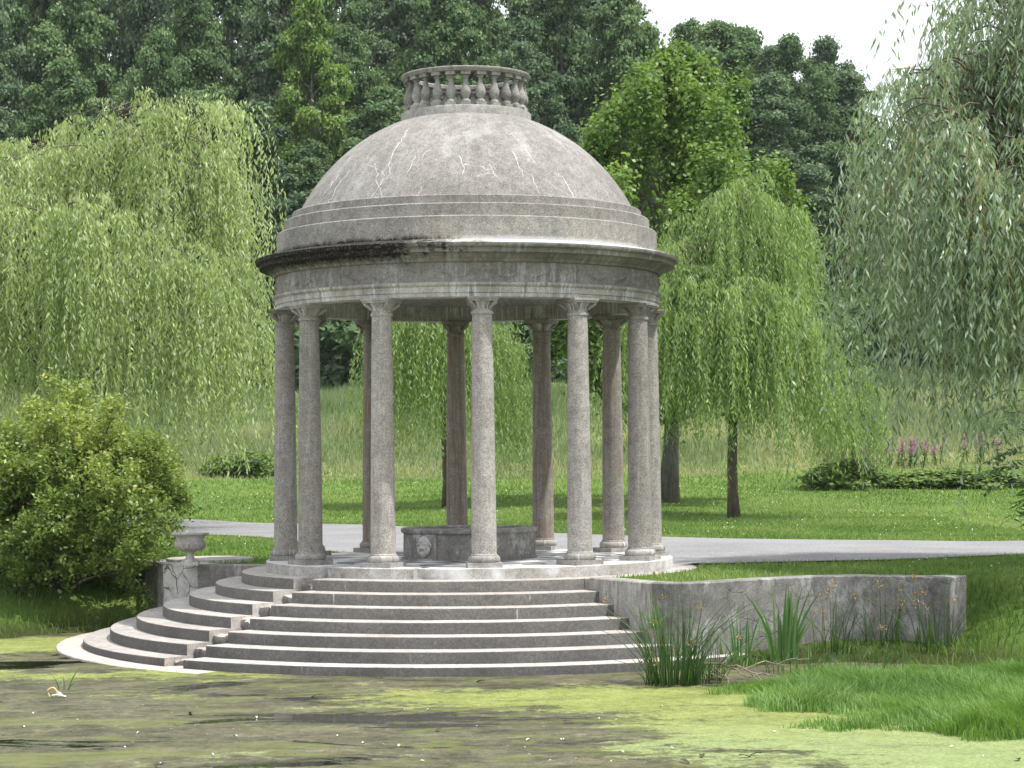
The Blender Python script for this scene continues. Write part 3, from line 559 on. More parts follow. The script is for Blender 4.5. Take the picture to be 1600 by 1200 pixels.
ribbon_wall('wall_body', WALL_R[1:], 1, .3, -1.6, -.118, S_WALL, wr, 1)
ribbon_wall('cheek_wall', WALL_R[:2]+np.array([[.0, 0], [-.004, -.003]]), 1, .3, -1.6, -.122, S_FRZ, wr, 4)
e = np.array([.26, .27]); ribbon_wall('end_pier', np.array([WALL_R[-1]+(.006, -.004), WALL_R[-1]+e]), 1, .34, -1.6, -.112, S_WALL, wr, 5)
wl = thing('retaining_wall', (-4.6, 2.6, -.9), 'short stone wall with cracked stucco end pier beside the shrub', 'wall')
ribbon_wall('wall_body', WALL_L[2:], -1, .3, -1.5, -.126, S_WALL, wl, 2)
ribbon_wall('stucco_end', WALL_L[1:3], -1, .42, -1.6, -.118, S_PED, wl, 3, amp=.006)
ribbon_wall('cheek_wall', WALL_L[:2]+np.array([[0, 0], [.006, .004]]), -1, .25, -1.6, -.124, S_FRZ, wl, 6)
sb_ = MB(); sb_.lathe([(.02, -.5), (.64, -.5), (.64, -.1), (.63, -.085), (.02, -.08)], 48, center=(-3.85, 2.55, 0), wob=.006, seed=3); put(sb_.obj('round_slab', S_STEP, auto=35), wl)
# urn
up_ = onz(297, 881, -.1); urn = thing('urn', (up_[0], up_[1], -.118), 'weathered pale stone garden urn with fluted bowl on the wall end', 'urn')
ub = MB(); ub.box((0, 0, .025), (.25, .25, .05)); ub.lathe([(.12, .05), (.115, .07), (.075, .09), (.055, .12), (.052, .16), (.06, .185), (.09, .2)], 32); ub.obj('foot', S_URN, urn, auto=35)
n_ = 72; prof = [(.08, .195), (.15, .21), (.2, .24), (.222, .28), (.222, .31), (.2, .33)]
vb = MB(); vb.lathe(prof, n_); V = vb.V[0]; th = np.arctan2(V[:, 0], -V[:, 1]); flt = 1-.05*np.abs(np.sin(th*9))*np.clip((V[:, 2]-.2)/.03, 0, 1)*np.clip((.325-V[:, 2])/.03, 0, 1); V[:, :2] *= flt[:, None]; vb.obj('bowl', S_URN, urn, auto=35)
vb = MB(); vb.lathe([(.2, .325), (.195, .36), (.21, .4), (.245, .425), (.268, .435), (.27, .455), (.255, .46), (.22, .44), (.18, .36), (.02, .33)], 48, wob=.003, seed=3); vb.obj('rim', S_URN, urn, auto=35)
# basin with mask
bas = thing('stone_basin', (0, 0, 0), 'low round stone basin with carved face spout inside the columns', 'basin')
bb = MB(); bb.lathe([(.93, -.01), (.93, .02), (.905, .03), (.9, .36), (.74, .36), (.74, .1), (.02, .1)], 72, wob=.003, seed=1); bb.obj('basin_wall', S_BASIN, bas, auto=35)
for k, (a0, a1) in enumerate(((-27, 24), (24.4, 90), (90.4, 165), (165.4, 235), (235.4, 285.5), (285.9, 332.6))):
    bb = MB(); bb.lathe([(.72, .35), (.915, .35), (.932, .362), (.938, .375), (.938, .405), (.925, .418), (.74, .424), (.72, .41)], max(6, int(a1-a0)//3), a0*D2, a1*D2, .003, k, closed=True); bb.obj('rim_stone', S_BASIN, bas, auto=35)
pa = -40*D2; bb = MB(); bb.lathe([(.85, .0), (.922, .0), (.922, .349), (.85, .349)], 10, pa-.2, pa+.2, closed=True); pan = bb.obj('spout_panel', S_BASIN, bas, auto=35)
nu_, nv_ = 41, 51; uu = np.linspace(-1, 1, nu_); vv = np.linspace(-1, 1, nv_); Uu, Vv = np.meshgrid(uu, vv, indexing='ij')
wid = np.where(Vv > 0, .092*np.sqrt(np.clip(1-Vv**2.6, 0, 1)), .092*np.clip(1-(-Vv)**1.7*.72, .1, 1)); X = Uu*wid; Zm = Vv*.14
dep = .085*np.sqrt(np.clip(1-Uu**2, 0, 1))*np.sqrt(np.clip(1-(Vv*.97)**4, 0, 1))
def gs(cx, cz, sx, sz): return np.exp(-((X-cx)/sx)**2-((Zm-cz)/sz)**2)
dep += .035*gs(0, -.005, .016, .03)+.012*gs(0, -.022, .026, .012)-.026*gs(-.034, .012, .018, .012)-.026*gs(.034, .012, .018, .012)+.012*gs(-.034, .012, .01, .007)+.012*gs(.034, .012, .01, .007)
dep += .018*gs(-.035, .033, .025, .009)+.018*gs(.035, .033, .025, .009)-.05*gs(0, -.053, .024, .014)+.012*gs(0, -.036, .04, .008)+.012*gs(-.045, -.02, .02, .02)+.012*gs(.045, -.02, .02, .02)
beard = np.clip((-.07-Zm)/.02, 0, 1); dep += beard*.016*np.sin(X*230)+beard*.012
capm_ = np.clip((Zm-.05)/.006, 0, 1); dep += capm_*(.012+.006*np.sin(X*160)*np.sin(Zm*170))
Vm = np.stack([X, -dep, Zm], -1).reshape(-1, 3); i, j = np.meshgrid(np.arange(nu_-1), np.arange(nv_-1), indexing='ij')
mk = MB(); mk.add(Vm, np.stack([i*nv_+j, (i+1)*nv_+j, (i+1)*nv_+j+1, i*nv_+j+1], -1).reshape(-1, 4))
for sx_ in (-1, 1):
    t = np.linspace(-2.3, 2.0, 10); mk.tube(np.stack([sx_*(.097+.02*np.cos(t)), np.full(10, -.03), .012+.032*np.sin(t)], 1), .012, 6)
    for q in range(3): mk.tube([(sx_*.092, -.03, -.02), (sx_*(.09-.004*q), -.035-.01*q, -.06), (sx_*(.075-.012*q), -.04, -.1-.01*q)], [.015, .017, .006], 6)
mo = mk.obj('mask', S_URN, pan, smooth=True, uv=False); mo.location = (.915*math.sin(pa), -.915*math.cos(pa), .19); mo.rotation_euler = (0, 0, pa)

# ------------------------------------------------------------------ foliage generators
def unit(v): return v/(np.linalg.norm(v, axis=-1, keepdims=True)+1e-9)
def leaf_quads(P, Dv, N, L, W):
    Dv = unit(Dv); S = unit(np.cross(Dv, N)); L = np.broadcast_to(L, len(P))[:, None]; W = np.broadcast_to(W, len(P))[:, None]
    V = np.stack([P, P+Dv*L*.45+S*W*.5, P+Dv*L, P+Dv*L*.45-S*W*.5], 1).reshape(-1, 3)
    return V, np.arange(len(P)*4).reshape(-1, 4)
def blades(P, H, W, lean, g, tintv, dirs=None):
    n = len(P); a = g.uniform(0, 2*PI, n) if dirs is None else dirs; h = np.stack([np.cos(a), np.sin(a), np.zeros(n)], 1)
    b = g.uniform(0, PI, n); s = np.stack([np.cos(b), np.sin(b), np.zeros(n)], 1)*(np.broadcast_to(W, n)[:, None]/2)
    H = np.broadcast_to(H, n)[:, None]; le = np.broadcast_to(lean, n)[:, None]
    mid = P+h*le*H*.3+np.array([0, 0, .58])*H; tip = P+h*le*H+np.array([0, 0, 1])*H*(1-.25*le)
    V = np.stack([P-s, P+s, mid+s*.75, mid-s*.75, tip], 1).reshape(-1, 3); k = np.arange(n)[:, None]*5
    return V, k+np.array([[0, 1, 2, 3]]), k+np.array([[3, 2, 4]]), np.repeat(tintv, 5)
def blade_obj(name, P, H, W, lean, seed, mat, tintv, label=None, cat=None, dirs=None, far=False):
    g = np.random.default_rng(seed); V, Q, T3, t = blades(P, H, W, lean, g, tintv, dirs)
    if far: V = V.reshape(-1, 5, 3)[:, [0, 1, 4]].reshape(-1, 3); Q = None; T3 = np.arange(len(V)).reshape(-1, 3); t = np.repeat(tintv, 3)
    m = mesh_np(name, V, Q, T3, tint=t); m.materials.append(mat); o = link(name, m); tag(o, label, cat, kind='stuff'); return o

def broadleaf(seed, H, rx, cb, nl, nleaf, leaf, top=1., lobe=(.2, .34), up_bias=.35, limbs=True, ry=None, flat=.8, trunk_r=None, droop=.2):
    g = np.random.default_rng(seed); tr = trunk_r or H*.018; mbt = MB()
    lean = g.normal(0, .03, 2)*H; zt = np.linspace(0, 1, 8); TP = np.stack([lean[0]*zt**2+.01*H*np.sin(zt*5+seed), lean[1]*zt**2+.01*H*np.cos(zt*4+seed), zt*H*.82], 1)
    mbt.tube(TP, tr*np.concatenate([[1.35], 1-zt[1:]*.85]), 8)
    C = []; Rl = []
    for k in range(nl):
        t = ((k+.5)/nl)**.85; z = cb+(H-cb)*t; env = rx*max(.12, math.sin(PI*min(1, .18+.8*t**1.05))**.75)*(1 if t < .9 else .7)
        a = k*2.39996+g.normal(0, .35); rad = env*(g.uniform(.45, .92) if g.random() < .8 else g.uniform(0, .4)); r = rx*g.uniform(*lobe)*(1 if t < .85 else .75)
        C.append((rad*math.cos(a)+lean[0]*t, rad*math.sin(a)+lean[1]*t, z-r*.4)); Rl.append(r)
    C = np.array(C); Rl = np.array(Rl)
    for k in range(nl):
        zb = max(cb*.7, C[k, 2]-(.35+.25*g.random())*np.hypot(*C[k, :2])*1.5-.3); f = min(.98, zb/(H*.82)); p0 = np.array([np.interp(f, zt, TP[:, q]) for q in range(3)])
        md = (p0+C[k])/2+np.array([0, 0, .08*H*g.random()])-np.array([0, 0, .04*H]); q = np.linspace(0, 1, 6)[:, None]
        pts = (1-q)**2*p0+2*q*(1-q)*md+q*q*C[k]+g.normal(0, .012*H, (6, 3))*np.sin(q*PI); r0 = tr*(1-f*.8)*.5
        mbt.tube(pts, np.linspace(r0, r0*.25, 6), 5, cap=False)
        if limbs:
            for e_ in range(3): mbt.tube([pts[3], (pts[3]+C[k])/2+g.normal(0, Rl[k]*.3, 3), C[k]+unit(g.normal(0, 1, 3))*Rl[k]*.9], [r0*.4, r0*.25, r0*.08], 4, cap=False)
    pr = Rl**2/(Rl**2).sum(); li = g.choice(nl, nleaf, p=pr); d = g.normal(0, 1, (nleaf, 3)); d[:, 2] += up_bias; d = unit(d)
    sub = g.random((nl, 9, 3))*2-1; sub = unit(sub)      # each lobe is itself ragged: sprays
    sp = sub[li, g.integers(0, 9, nleaf)]; mixv = g.random(nleaf)[:, None]*.75; d = unit(d*(1-mixv)+sp*mixv*1.3)
    rad = Rl[li]*(g.random(nleaf)**.45)*(.8+.45*g.random(nleaf))*np.where(g.random(nleaf) < .22, 1+.7*g.random(nleaf), 1); P = C[li]+d*rad[:, None]*np.array([1, 1, flat])
    N = unit(d*.7+g.normal(0, .6, (nleaf, 3))+np.array([0, 0, .5])); Dv = unit(np.cross(N, g.normal(0, 1, (nleaf, 3)))+np.array([0, 0, -droop])); sz = leaf*g.uniform(.6, 1.25, nleaf)
    V, Q = leaf_quads(P, Dv, N, sz, sz*.72); tn = np.clip(.45+g.normal(0, .14, nl)[li]+g.normal(0, .16, nleaf)+.12*d[:, 2], 0, 1)
    return mbt.mesh('trunk', smooth=True), mesh_np('crown', V, Q, tint=np.repeat(tn, 4))

def willow(seed, H, rx, trunk_h, nbr, nst, K, leafL, leafW, tr, drop=(.16, .4), clear=.6, shape=None, whips=False, lims=None, nlimb=11, sprd=.6, thin=0., zlo=.48, etop=.14, envt=.42, ptop=.8):
    g = np.random.default_rng(seed); mbt = MB(); z = np.linspace(0, 1, 7)
    TP = np.stack([(.02*rx*np.sin(z*4+seed)-.02*rx*math.sin(seed)), .02*rx*np.cos(z*3+seed)-.02*rx*math.cos(seed), z*trunk_h], 1); mbt.tube(TP, tr*np.concatenate([[1.3], 1-.35*z[1:]]), 9)
    limbs = []
    for k in range(nlimb):
        a = k*2.39996+g.normal(0, .2); fz = zlo+(.9-zlo)*((k*.618) % 1)**ptop; ze = H*fz; e = rx*(etop*(.45+.75*((k*.38) % 1))+(.78-etop)*(.9-fz)/(.9-zlo))*g.uniform(.8, 1.15)
        p0 = TP[g.integers(4, 7)]; p2 = np.array([e*math.cos(a), e*math.sin(a), ze]); p1 = (p0+p2)/2+np.array([.15*e*math.cos(a), .15*e*math.sin(a), -.04*H]); q = np.linspace(0, 1, 9)[:, None]
        L = (1-q)**2*p0+2*q*(1-q)*p1+q*q*p2+g.normal(0, .012*H, (9, 3))*np.sin(q*PI); limbs.append((L, a)); mbt.tube(L, np.linspace(tr*.32, tr*.03, 9), 6, cap=False)
    SP = []; SD = []; SL = []; ST = []; hi_l = [l_ for l_ in limbs if l_[0][-1, 2] > .72*H] or limbs
    for b in range(nbr):
        L, a = limbs[g.integers(0, nlimb)]; crownb = b % 5 < 2
        if crownb: L, a = hi_l[g.integers(0, len(hi_l))]
        f = (g.uniform(.3, 1)**.7 if b % 4 else g.uniform(.85, 1))*8; f = g.uniform(.55, 1)*8 if crownb else f; k = min(7, int(f)); p0 = L[k]+(L[k+1]-L[k])*(f-k); az = g.uniform(0, 2*PI) if crownb else a+g.normal(0, sprd); hd = np.array([math.cos(az), math.sin(az), 0])
        env_ = rx*min(1, envt+(1-envt)*max(0, 1-p0[2]/H)/.42); rem = max(.14*rx, env_-np.hypot(p0[0], p0[1])); Lb = rem*g.uniform(.35, 1.0); s = np.linspace(0, 1, 7)[:, None]; hgt = Lb*g.uniform(.2, .75)
        B = p0+hd*Lb*s+np.array([0, 0, 1])*(hgt*s*1.5-hgt*1.5*s**2.2-.15*Lb*s**2)+g.normal(0, .02*Lb, (7, 3)); B[:, 2] = np.minimum(B[:, 2], H*1.0)
        mbt.tube(B, np.linspace(tr*.1, tr*.02, 7), 4, cap=False); tb_ = g.normal(0, .16)
        nsp = max(2, nst//5)
        for q in range(nsp):                      # sprays: whips that leave the branch together and hang as one lock
            f = g.uniform(.12, 1)**.8*6; k = min(5, int(f)); o0 = B[k]+(B[k+1]-B[k])*(f-k); az2 = az+g.normal(0, .8); sl = g.uniform(*drop)*H; ts = tb_+g.normal(0, .13)
            for e_ in range(nst//nsp):
                SP.append(o0+g.normal(0, .022*Lb+.03, 3)); aa_ = az2+g.normal(0, .35); SD.append((math.cos(aa_), math.sin(aa_))); SL.append(sl*g.uniform(.6, 1.15)); ST.append(ts)
    SP = np.array(SP); SD = np.array(SD); SL = np.array(SL); ST = np.array(ST)
    if thin: kp = g.random(len(SP)) > thin*np.clip((SP[:, 2]/H-.5)/.3, 0, 1); SP, SD, SL, ST = SP[kp], SD[kp], SL[kp], ST[kp]
    r = np.hypot(SP[:, 0], SP[:, 1]); cl_ = clear if np.isscalar(clear) else clear[0]+(clear[1]-clear[0])*np.clip(r/rx, 0, 1)
    SL = np.minimum(SL, np.maximum(.25, SP[:, 2]-cl_-g.random(len(SP))*.22*H)); OUT = SL*g.uniform(.12, .5, len(SL)); n = len(SP); n_leaf = np.clip(SL/SL.mean(), .3, 2)
    t = (np.arange(K)[None]+g.random((n, K)))/K; keep = (np.arange(K)[None] < np.clip(K*n_leaf*.62, 4, K)[:, None]); t = t*(K/np.clip(K*n_leaf*.62, 4, K))[:, None]; keep &= t <= 1
    out = OUT[:, None]*(1-np.exp(-3*t)); sway = g.normal(0, .05, (n, 1))*SL[:, None]*t**1.5; sway2 = g.normal(0, .05, (n, 1))*SL[:, None]*t**1.5
    up1 = OUT[:, None]*.3*np.sin(np.clip(t*6, 0, PI))
    P = np.stack([SP[:, None, 0]+SD[:, None, 0]*out+sway, SP[:, None, 1]+SD[:, None, 1]*out+sway2, SP[:, None, 2]-SL[:, None]*t**1.15+up1], -1)[keep]; st = np.repeat(ST[:, None], K, 1)[keep]; tt = t[keep]
    m = len(P); az = g.uniform(0, 2*PI, m); Dv = np.stack([np.cos(az)*.42, np.sin(az)*.42, -np.ones(m)*g.uniform(.4, 1.2, m)], 1); N = unit(g.normal(0, 1, (m, 3))+np.array([0, 0, .4]))
    ln = leafL*g.uniform(.65, 1.25, m); V, Q = leaf_quads(P, Dv, N, ln, leafW*g.uniform(.8, 1.2, m)); tn = np.clip(.48+st+g.normal(0, .15, m)+.1*(.5-tt), 0, 1)
    tm = mbt.mesh('trunk', smooth=True); cm_ = mesh_np('crown', V, Q, tint=np.repeat(tn, 4)); wm = None
    if whips:
        wb = MB(); tk = np.linspace(0, 1, 6)
        for k in range(0, n, 4):
            o_ = OUT[k]*(1-np.exp(-3*tk)); wb.tube(np.stack([SP[k, 0]+SD[k, 0]*o_, SP[k, 1]+SD[k, 1]*o_, SP[k, 2]-SL[k]*tk**1.15*.93+OUT[k]*.3*np.sin(np.clip(tk*6, 0, PI))], 1), np.linspace(.004, .0015, 6), 3, cap=False)
        wm = wb.mesh('whips'); wm.materials.append(B_WHIP)
    return tm, cm_, wm
def plant_tree(name, meshes, loc, label, cat, bk, lf, group=None, rz=0, scale=1.):
    o = thing(name, loc, label, cat, group, rz); o.scale = (scale,)*3 if np.isscalar(scale) else scale
    if not meshes[0].materials: meshes[0].materials.append(bk); meshes[1].materials.append(lf)
    link('trunk', meshes[0], o); link('crown', meshes[1], o)
    if len(meshes) > 2 and meshes[2] is not None: link('whips', meshes[2], o)
    return o
def at_depth(px, depth): d = ray(px, 700); p = CAM+d*(depth/d[1]); return p[0], p[1], gz1(p[0], p[1])
def height_to(py, px, y): return ony(px, py, y)[2]

# ------------------------------------------------------------------ willows
x, y, z0 = at_depth(112, 47); H = height_to(62, 200, y)-z0
plant_tree('willow_tree', willow(3, H, 4.55, H*.36, 355, 20, 48, .155, .037, .2, (.11, .36), (.1, .5), nlimb=44, zlo=.42, etop=.6, envt=.82, ptop=.55), (x, y, z0-.05), 'broad pale weeping willow behind the dark rounded shrub', 'tree', B_WIL, L_WIL)
p = ground_px(1147, 809); H = height_to(205, 1200, p[1])-p[2]
plant_tree('willow_tree', willow(10, H, 2.55, H*.45, 230, 19, 46, .155, .032, .13, (.12, .4), (.8, .5), nlimb=26, sprd=.75, zlo=.44, etop=.25, envt=.5), (p[0], p[1], p[2]-.05), 'yellow-green weeping willow with slim bare trunk on the lawn', 'tree', B_WIL, L_WIL2)
p = ground_px(700, 794); H = height_to(300, 720, p[1])-p[2]
plant_tree('willow_tree', willow(14, H, 1.9, H*.5, 120, 18, 46, .15, .028, .14, (.25, .5), (1., .1), nlimb=13), (p[0], p[1], p[2]-.05), 'green weeping willow seen between the middle columns', 'tree', B_WIL, L_WIL2)
p = ground_px(1335, 764); H = height_to(535, 1335, p[1])-p[2]
plant_tree('willow_tree', willow(21, H, .95, H*.6, 50, 14, 36, .15, .028, .07, (.25, .65), .35), (p[0], p[1], p[2]-.05), 'small thin weeping willow rising from a low bush near pink flowers', 'tree', B_WIL, L_WIL2)
x, y, z0 = at_depth(1715, 28.3); H = height_to(-520, 1715, y)-z0
plant_tree('willow_tree', willow(33, H, 3.0, H*.4, 400, 17, 42, .155, .03, .2, (.09, .33), (1.0, .8), whips=True, nlimb=44, sprd=.7, thin=.3, zlo=.26, etop=.6, envt=.85, ptop=1.4), (x, y, z0-.05), 'tall silvery weeping willow leaning over the right-hand lawn', 'tree', B_WIL, L_SIL)
# maple
p = ground_px(1046, 786); H = height_to(72, 1060, p[1])-p[2]
plant_tree('maple_tree', broadleaf(6, H, 4.1, H*.26, 120, 80000, .14, lobe=(.075, .17), up_bias=.5, flat=1.5, trunk_r=.24), (p[0], p[1], p[2]-.1), 'bright green maple standing taller than the willow beside the dome', 'tree', B_FOR, L_MAP)
# wood on the hill
FV = [broadleaf(50+k, 20, (5.4, 4.8, 5.8, 4.4)[k], (3, 4, 2, 3)[k], (84, 76, 92, 70)[k], 60000, .27, lobe=(.13, .25), trunk_r=.3, limbs=False, flat=.5, droop=.05) for k in range(4)]
def forest(px, top, depth, wpx, k, lab, mat=0):
    x, y, z = at_depth(px, depth); H = height_to(top, px, y)-z; rx = wpx/2*depth/FPX; base = (5.4, 4.8, 5.8, 4.4)[k]
    ms = FV[k]; o = thing('forest_tree', (x, y, z-.3), lab, 'tree', 'trees of the wood on the hill', rg.uniform(0, 6.28)); o.scale = (rx/base, rx/base, H/20)
    t_ = link('trunk', ms[0], o); c_ = link('crown', ms[1], o)
    if not ms[0].materials: ms[0].materials.append(B_FOR); ms[1].materials.append(L_FOR)
    if mat: c_.material_slots[0].link = 'OBJECT'; c_.material_slots[0].material = (L_FR2, L_MAP)[mat-1]
def wood_label(px, row, dep):
    where = ('behind the broad pale willow' if px < 380 else 'between the broad willow and dome' if px < 520 else 'behind the dome and its balustrade' if px < 880 else 'behind the bright green maple' if px < 1130 else 'between maple and silvery willow' if px < 1390 else 'glimpsed through the tall silvery willow')
    return ('rounded dark tree at the wood edge ', 'dense dark green tree of the hillside wood ', 'tall dark tree deep in the wood ', 'tallest rear tree of the wood ')[row]+where
n = 0
for row, (dep, xs, tops) in enumerate((
    (112, (-60, 90, 235, 395, 480, 590), (40, 75, 30, 150, 205, 120)),
    (122, (-20, 130, 300, 460, 560, 690, 830, 960, 1085, 1200, 1320), (-60, -90, -40, -70, 30, -60, 20, -40, 60, 110, 215)),
    (134, (60, 215, 370, 520, 640, 760, 880, 985, 1130, 1240, 1330, 1460, 1600), (-150, -120, -150, -110, -60, -110, -120, -30, 15, 45, 95, 330, 350)),
    (148, (-40, 80, 200, 320, 430, 540, 620, 700, 850, 940, 1085, 1180, 1290), (-160, -170, -170, -160, -160, -160, -160, -150, -150, -90, 25, 30, 60)))):
    for px, tp in zip(xs, tops):
        forest(px+rg.uniform(-12, 12), tp+rg.uniform(-8, 8), dep+rg.uniform(-3, 3), rg.uniform(185, 250), n % 4, wood_label(px, row, dep), mat=(n*7 % 3 == 0)); n += 1
forest(492, -25, 117, 170, 3, 'yellow-green tree glowing among the dark wood above the broad willow', 2); forest(1215, 62, 143, 210, 0, 'broad dark tree filling the skyline between maple and silvery willow', 1); forest(1300, 92, 141, 210, 2, 'low dark tree on the skyline nearest the silvery willow', 0); forest(1010, 30, 139, 170, 1, 'olive green tree of the wood beside the narrow gap of sky', 0)
# shade edge of the wood: low brush
BV = [broadleaf(80+k, 3.2, 2.2, .2, 22, 6000, .3, lobe=(.25, .4), trunk_r=.06, limbs=False) for k in range(2)]
for k in range(26):
    px = -40+k*66; x, y, z = at_depth(px, 104+rg.uniform(-3, 6)); ms = BV[k % 2]
    o = thing('brush', (x, y, z-.2), 'dark leafy brush at the edge of the wood '+('behind the broad pale willow' if px < 400 else 'seen between the columns' if px < 1050 else 'behind the lawn willows' if px < 1400 else 'behind the tall silvery willow'), 'bush', 'brush along the edge of the wood', rg.uniform(0, 6)); s_ = rg.uniform(.8, 1.5); o.scale = (s_*1.2, s_*1.2, s_)
    if not ms[0].materials: ms[0].materials.append(B_SHR); ms[1].materials.append(L_FOR)
    link('trunk', ms[0], o); link('crown', ms[1], o)

# ------------------------------------------------------------------ shrub by the pond
def shrub(seed, H, rx, nl, nleaf, leaf):
    g = np.random.default_rng(seed); mbt = MB(); C = []; Rl = []
    for k in range(nl):
        t = (k+.5)/nl; a = k*2.39996; env = rx*(math.sin(PI*(.2+.7*t))**.6); rad = env*g.uniform(.35, 1.12); z = .1*H+.84*H*t**.9-.06*H*(rad/rx)**2+g.normal(0, .05*H)
        if k < nl*.3: rad = rx*g.uniform(.35, 1.); z = H*g.uniform(.06, .3)
        C.append((rad*math.cos(a), rad*math.sin(a), z)); Rl.append(rx*g.uniform(.1, .26))
    C = np.array(C); Rl = np.array(Rl)
    for k in range(nl):
        a = math.atan2(C[k, 1], C[k, 0]); p0 = np.array([.12*math.cos(a), .12*math.sin(a), 0]); q = np.linspace(0, 1, 7)[:, None]; md = C[k]*np.array([.35, .35, .6]); pts = (1-q)**2*p0+2*q*(1-q)*md+q*q*C[k]+g.normal(0, .03, (7, 3))*q
        mbt.tube(pts, np.linspace(.032, .008, 7), 5, cap=False)
        for e_ in range(4): mbt.tube([pts[4], (pts[4]+C[k])/2+g.normal(0, .08, 3), C[k]+unit(g.normal(0, 1, 3)+np.array([0, 0, .5]))*Rl[k]], [.009, .006, .002], 4, cap=False)
    li = g.choice(nl, nleaf, p=Rl**2/(Rl**2).sum()); sub = unit(g.normal(0, 1, (nl, 16, 3))+np.array([0, 0, .45])); sp = sub[li, g.integers(0, 16, nleaf)]
    f = g.random(nleaf)**.6; P = C[li]+sp*(Rl[li]*f*1.45)[:, None]+g.normal(0, .055, (nleaf, 3))
    N = unit(g.normal(0, .7, (nleaf, 3))+np.array([0, 0, .7])); Dv = unit(np.cross(N, g.normal(0, 1, (nleaf, 3)))); sz = leaf*g.uniform(.6, 1.25, nleaf); V, Q = leaf_quads(P, Dv, N, sz, sz*.6)
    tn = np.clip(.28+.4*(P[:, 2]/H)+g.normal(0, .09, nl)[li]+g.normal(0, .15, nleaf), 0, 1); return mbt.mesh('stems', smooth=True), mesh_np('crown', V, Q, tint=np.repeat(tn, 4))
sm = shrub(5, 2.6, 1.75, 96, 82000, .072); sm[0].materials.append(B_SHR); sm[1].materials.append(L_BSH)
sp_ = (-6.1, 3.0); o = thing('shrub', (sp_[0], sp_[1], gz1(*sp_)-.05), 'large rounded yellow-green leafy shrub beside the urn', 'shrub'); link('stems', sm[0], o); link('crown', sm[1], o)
sm2 = shrub(8, 2.3, 1.5, 30, 20000, .065); sm2[0].materials.append(B_SHR); sm2[1].materials.append(L_LOW)
sp_ = (-8.6, 4.0); o = thing('shrub', (sp_[0], sp_[1], gz1(*sp_)-.05), 'dark green shrub partly behind the yellow-green shrub at the pond bank', 'shrub'); link('stems', sm2[0], o); link('crown', sm2[1], o)
# low shrubs and pink flowers before the meadow
lv = broadleaf(91, 1.0, 1.0, .05, 18, 5000, .13, lobe=(.28, .42), trunk_r=.03, limbs=False); lv[0].materials.append(B_SHR); lv[1].materials.append(L_LOW)
for px, s_, lab in ((1325, 1.35, 'low dark green bush at the foot of the small thin willow'), (1440, 1.2, 'low leafy bush beneath the tall silvery willow'), (1500, 1.3, 'low leafy bush beneath the tall silvery willow'), (1385, .9, 'low leafy bush beneath the tall silvery willow'), (1555, 1.2, 'low leafy bush beneath the tall silvery willow'), (352, 1.1, 'low bush at the meadow edge left of the columns'), (392, 1.3, 'low bush at the meadow edge left of the columns')):
    p = ground_px(px, 764 if px < 1370 and px > 800 else 762 if px > 800 else 742); o = thing('low_bush', (p[0], p[1], p[2]-.05), lab, 'bush', 'low bushes along the edge of the lawn', rg.uniform(0, 6)); o.scale = (s_*.95, s_, s_*(.62 if px < 1370 else .45)); link('stems', lv[0], o); link('crown', lv[1], o)
fg = np.random.default_rng(12); SPK = []
for k in range(5):
    b0 = np.zeros(3); tp = np.array([fg.normal(0, .1), fg.normal(0, .1), fg.uniform(1., 1.6)]); fb = MB(); fb.tube([b0, (b0+tp)/2, tp], [.016, .014, .01], 4); q = fg.random(48); FP = tp*(1-q[:, None]*.38)+fg.normal(0, .03, (48, 3))
    V, Q = leaf_quads(FP, fg.normal(0, 1, FP.shape), fg.normal(0, 1, FP.shape), .075, .055); n0 = fb.n; fb.add(V, Q); lf_ = tp*fg.uniform(.1, .6, (24, 1)); V2, Q2 = leaf_quads(lf_, fg.normal(0, 1, lf_.shape)+np.array([0, 0, .5]), fg.normal(0, 1, lf_.shape), .16, .035); n1 = fb.n; fb.add(V2, Q2)
    m = fb.mesh('flower_spike', tint=fg.random(fb.n)); m.materials.append(F_PINK); m.materials.append(G_REED); mi = np.zeros(len(m.polygons), np.int32); nq = [len(a) for a in fb.Q]; mi[:nq[0]] = 1; mi[nq[0]+nq[1]:] = 1; m.polygons.foreach_set('material_index', mi); SPK.append(m)
for px, py in ((1316, 738), (1326, 733), (1350, 738), (1362, 732), (1300, 728), (1408, 728), (1420, 722), (1436, 728), (1452, 722), (1520, 718), (1545, 722), (1380, 725)):
    p = ground_px(px, py+4); o = thing('loosestrife', (p[0], p[1], p[2]), 'tall pink flower spikes growing in the meadow behind the low bushes', 'flowers', 'pink flowers in the meadow', rg.uniform(0, 6))
    for k in range(5): f_ = link('flower_spike', SPK[k], o); f_.location = (rg.uniform(-.4, .4), rg.uniform(-.4, .4), 0); f_.rotation_euler = (0, 0, rg.uniform(0, 6)); f_.scale = (1, 1, rg.uniform(.55, .85))
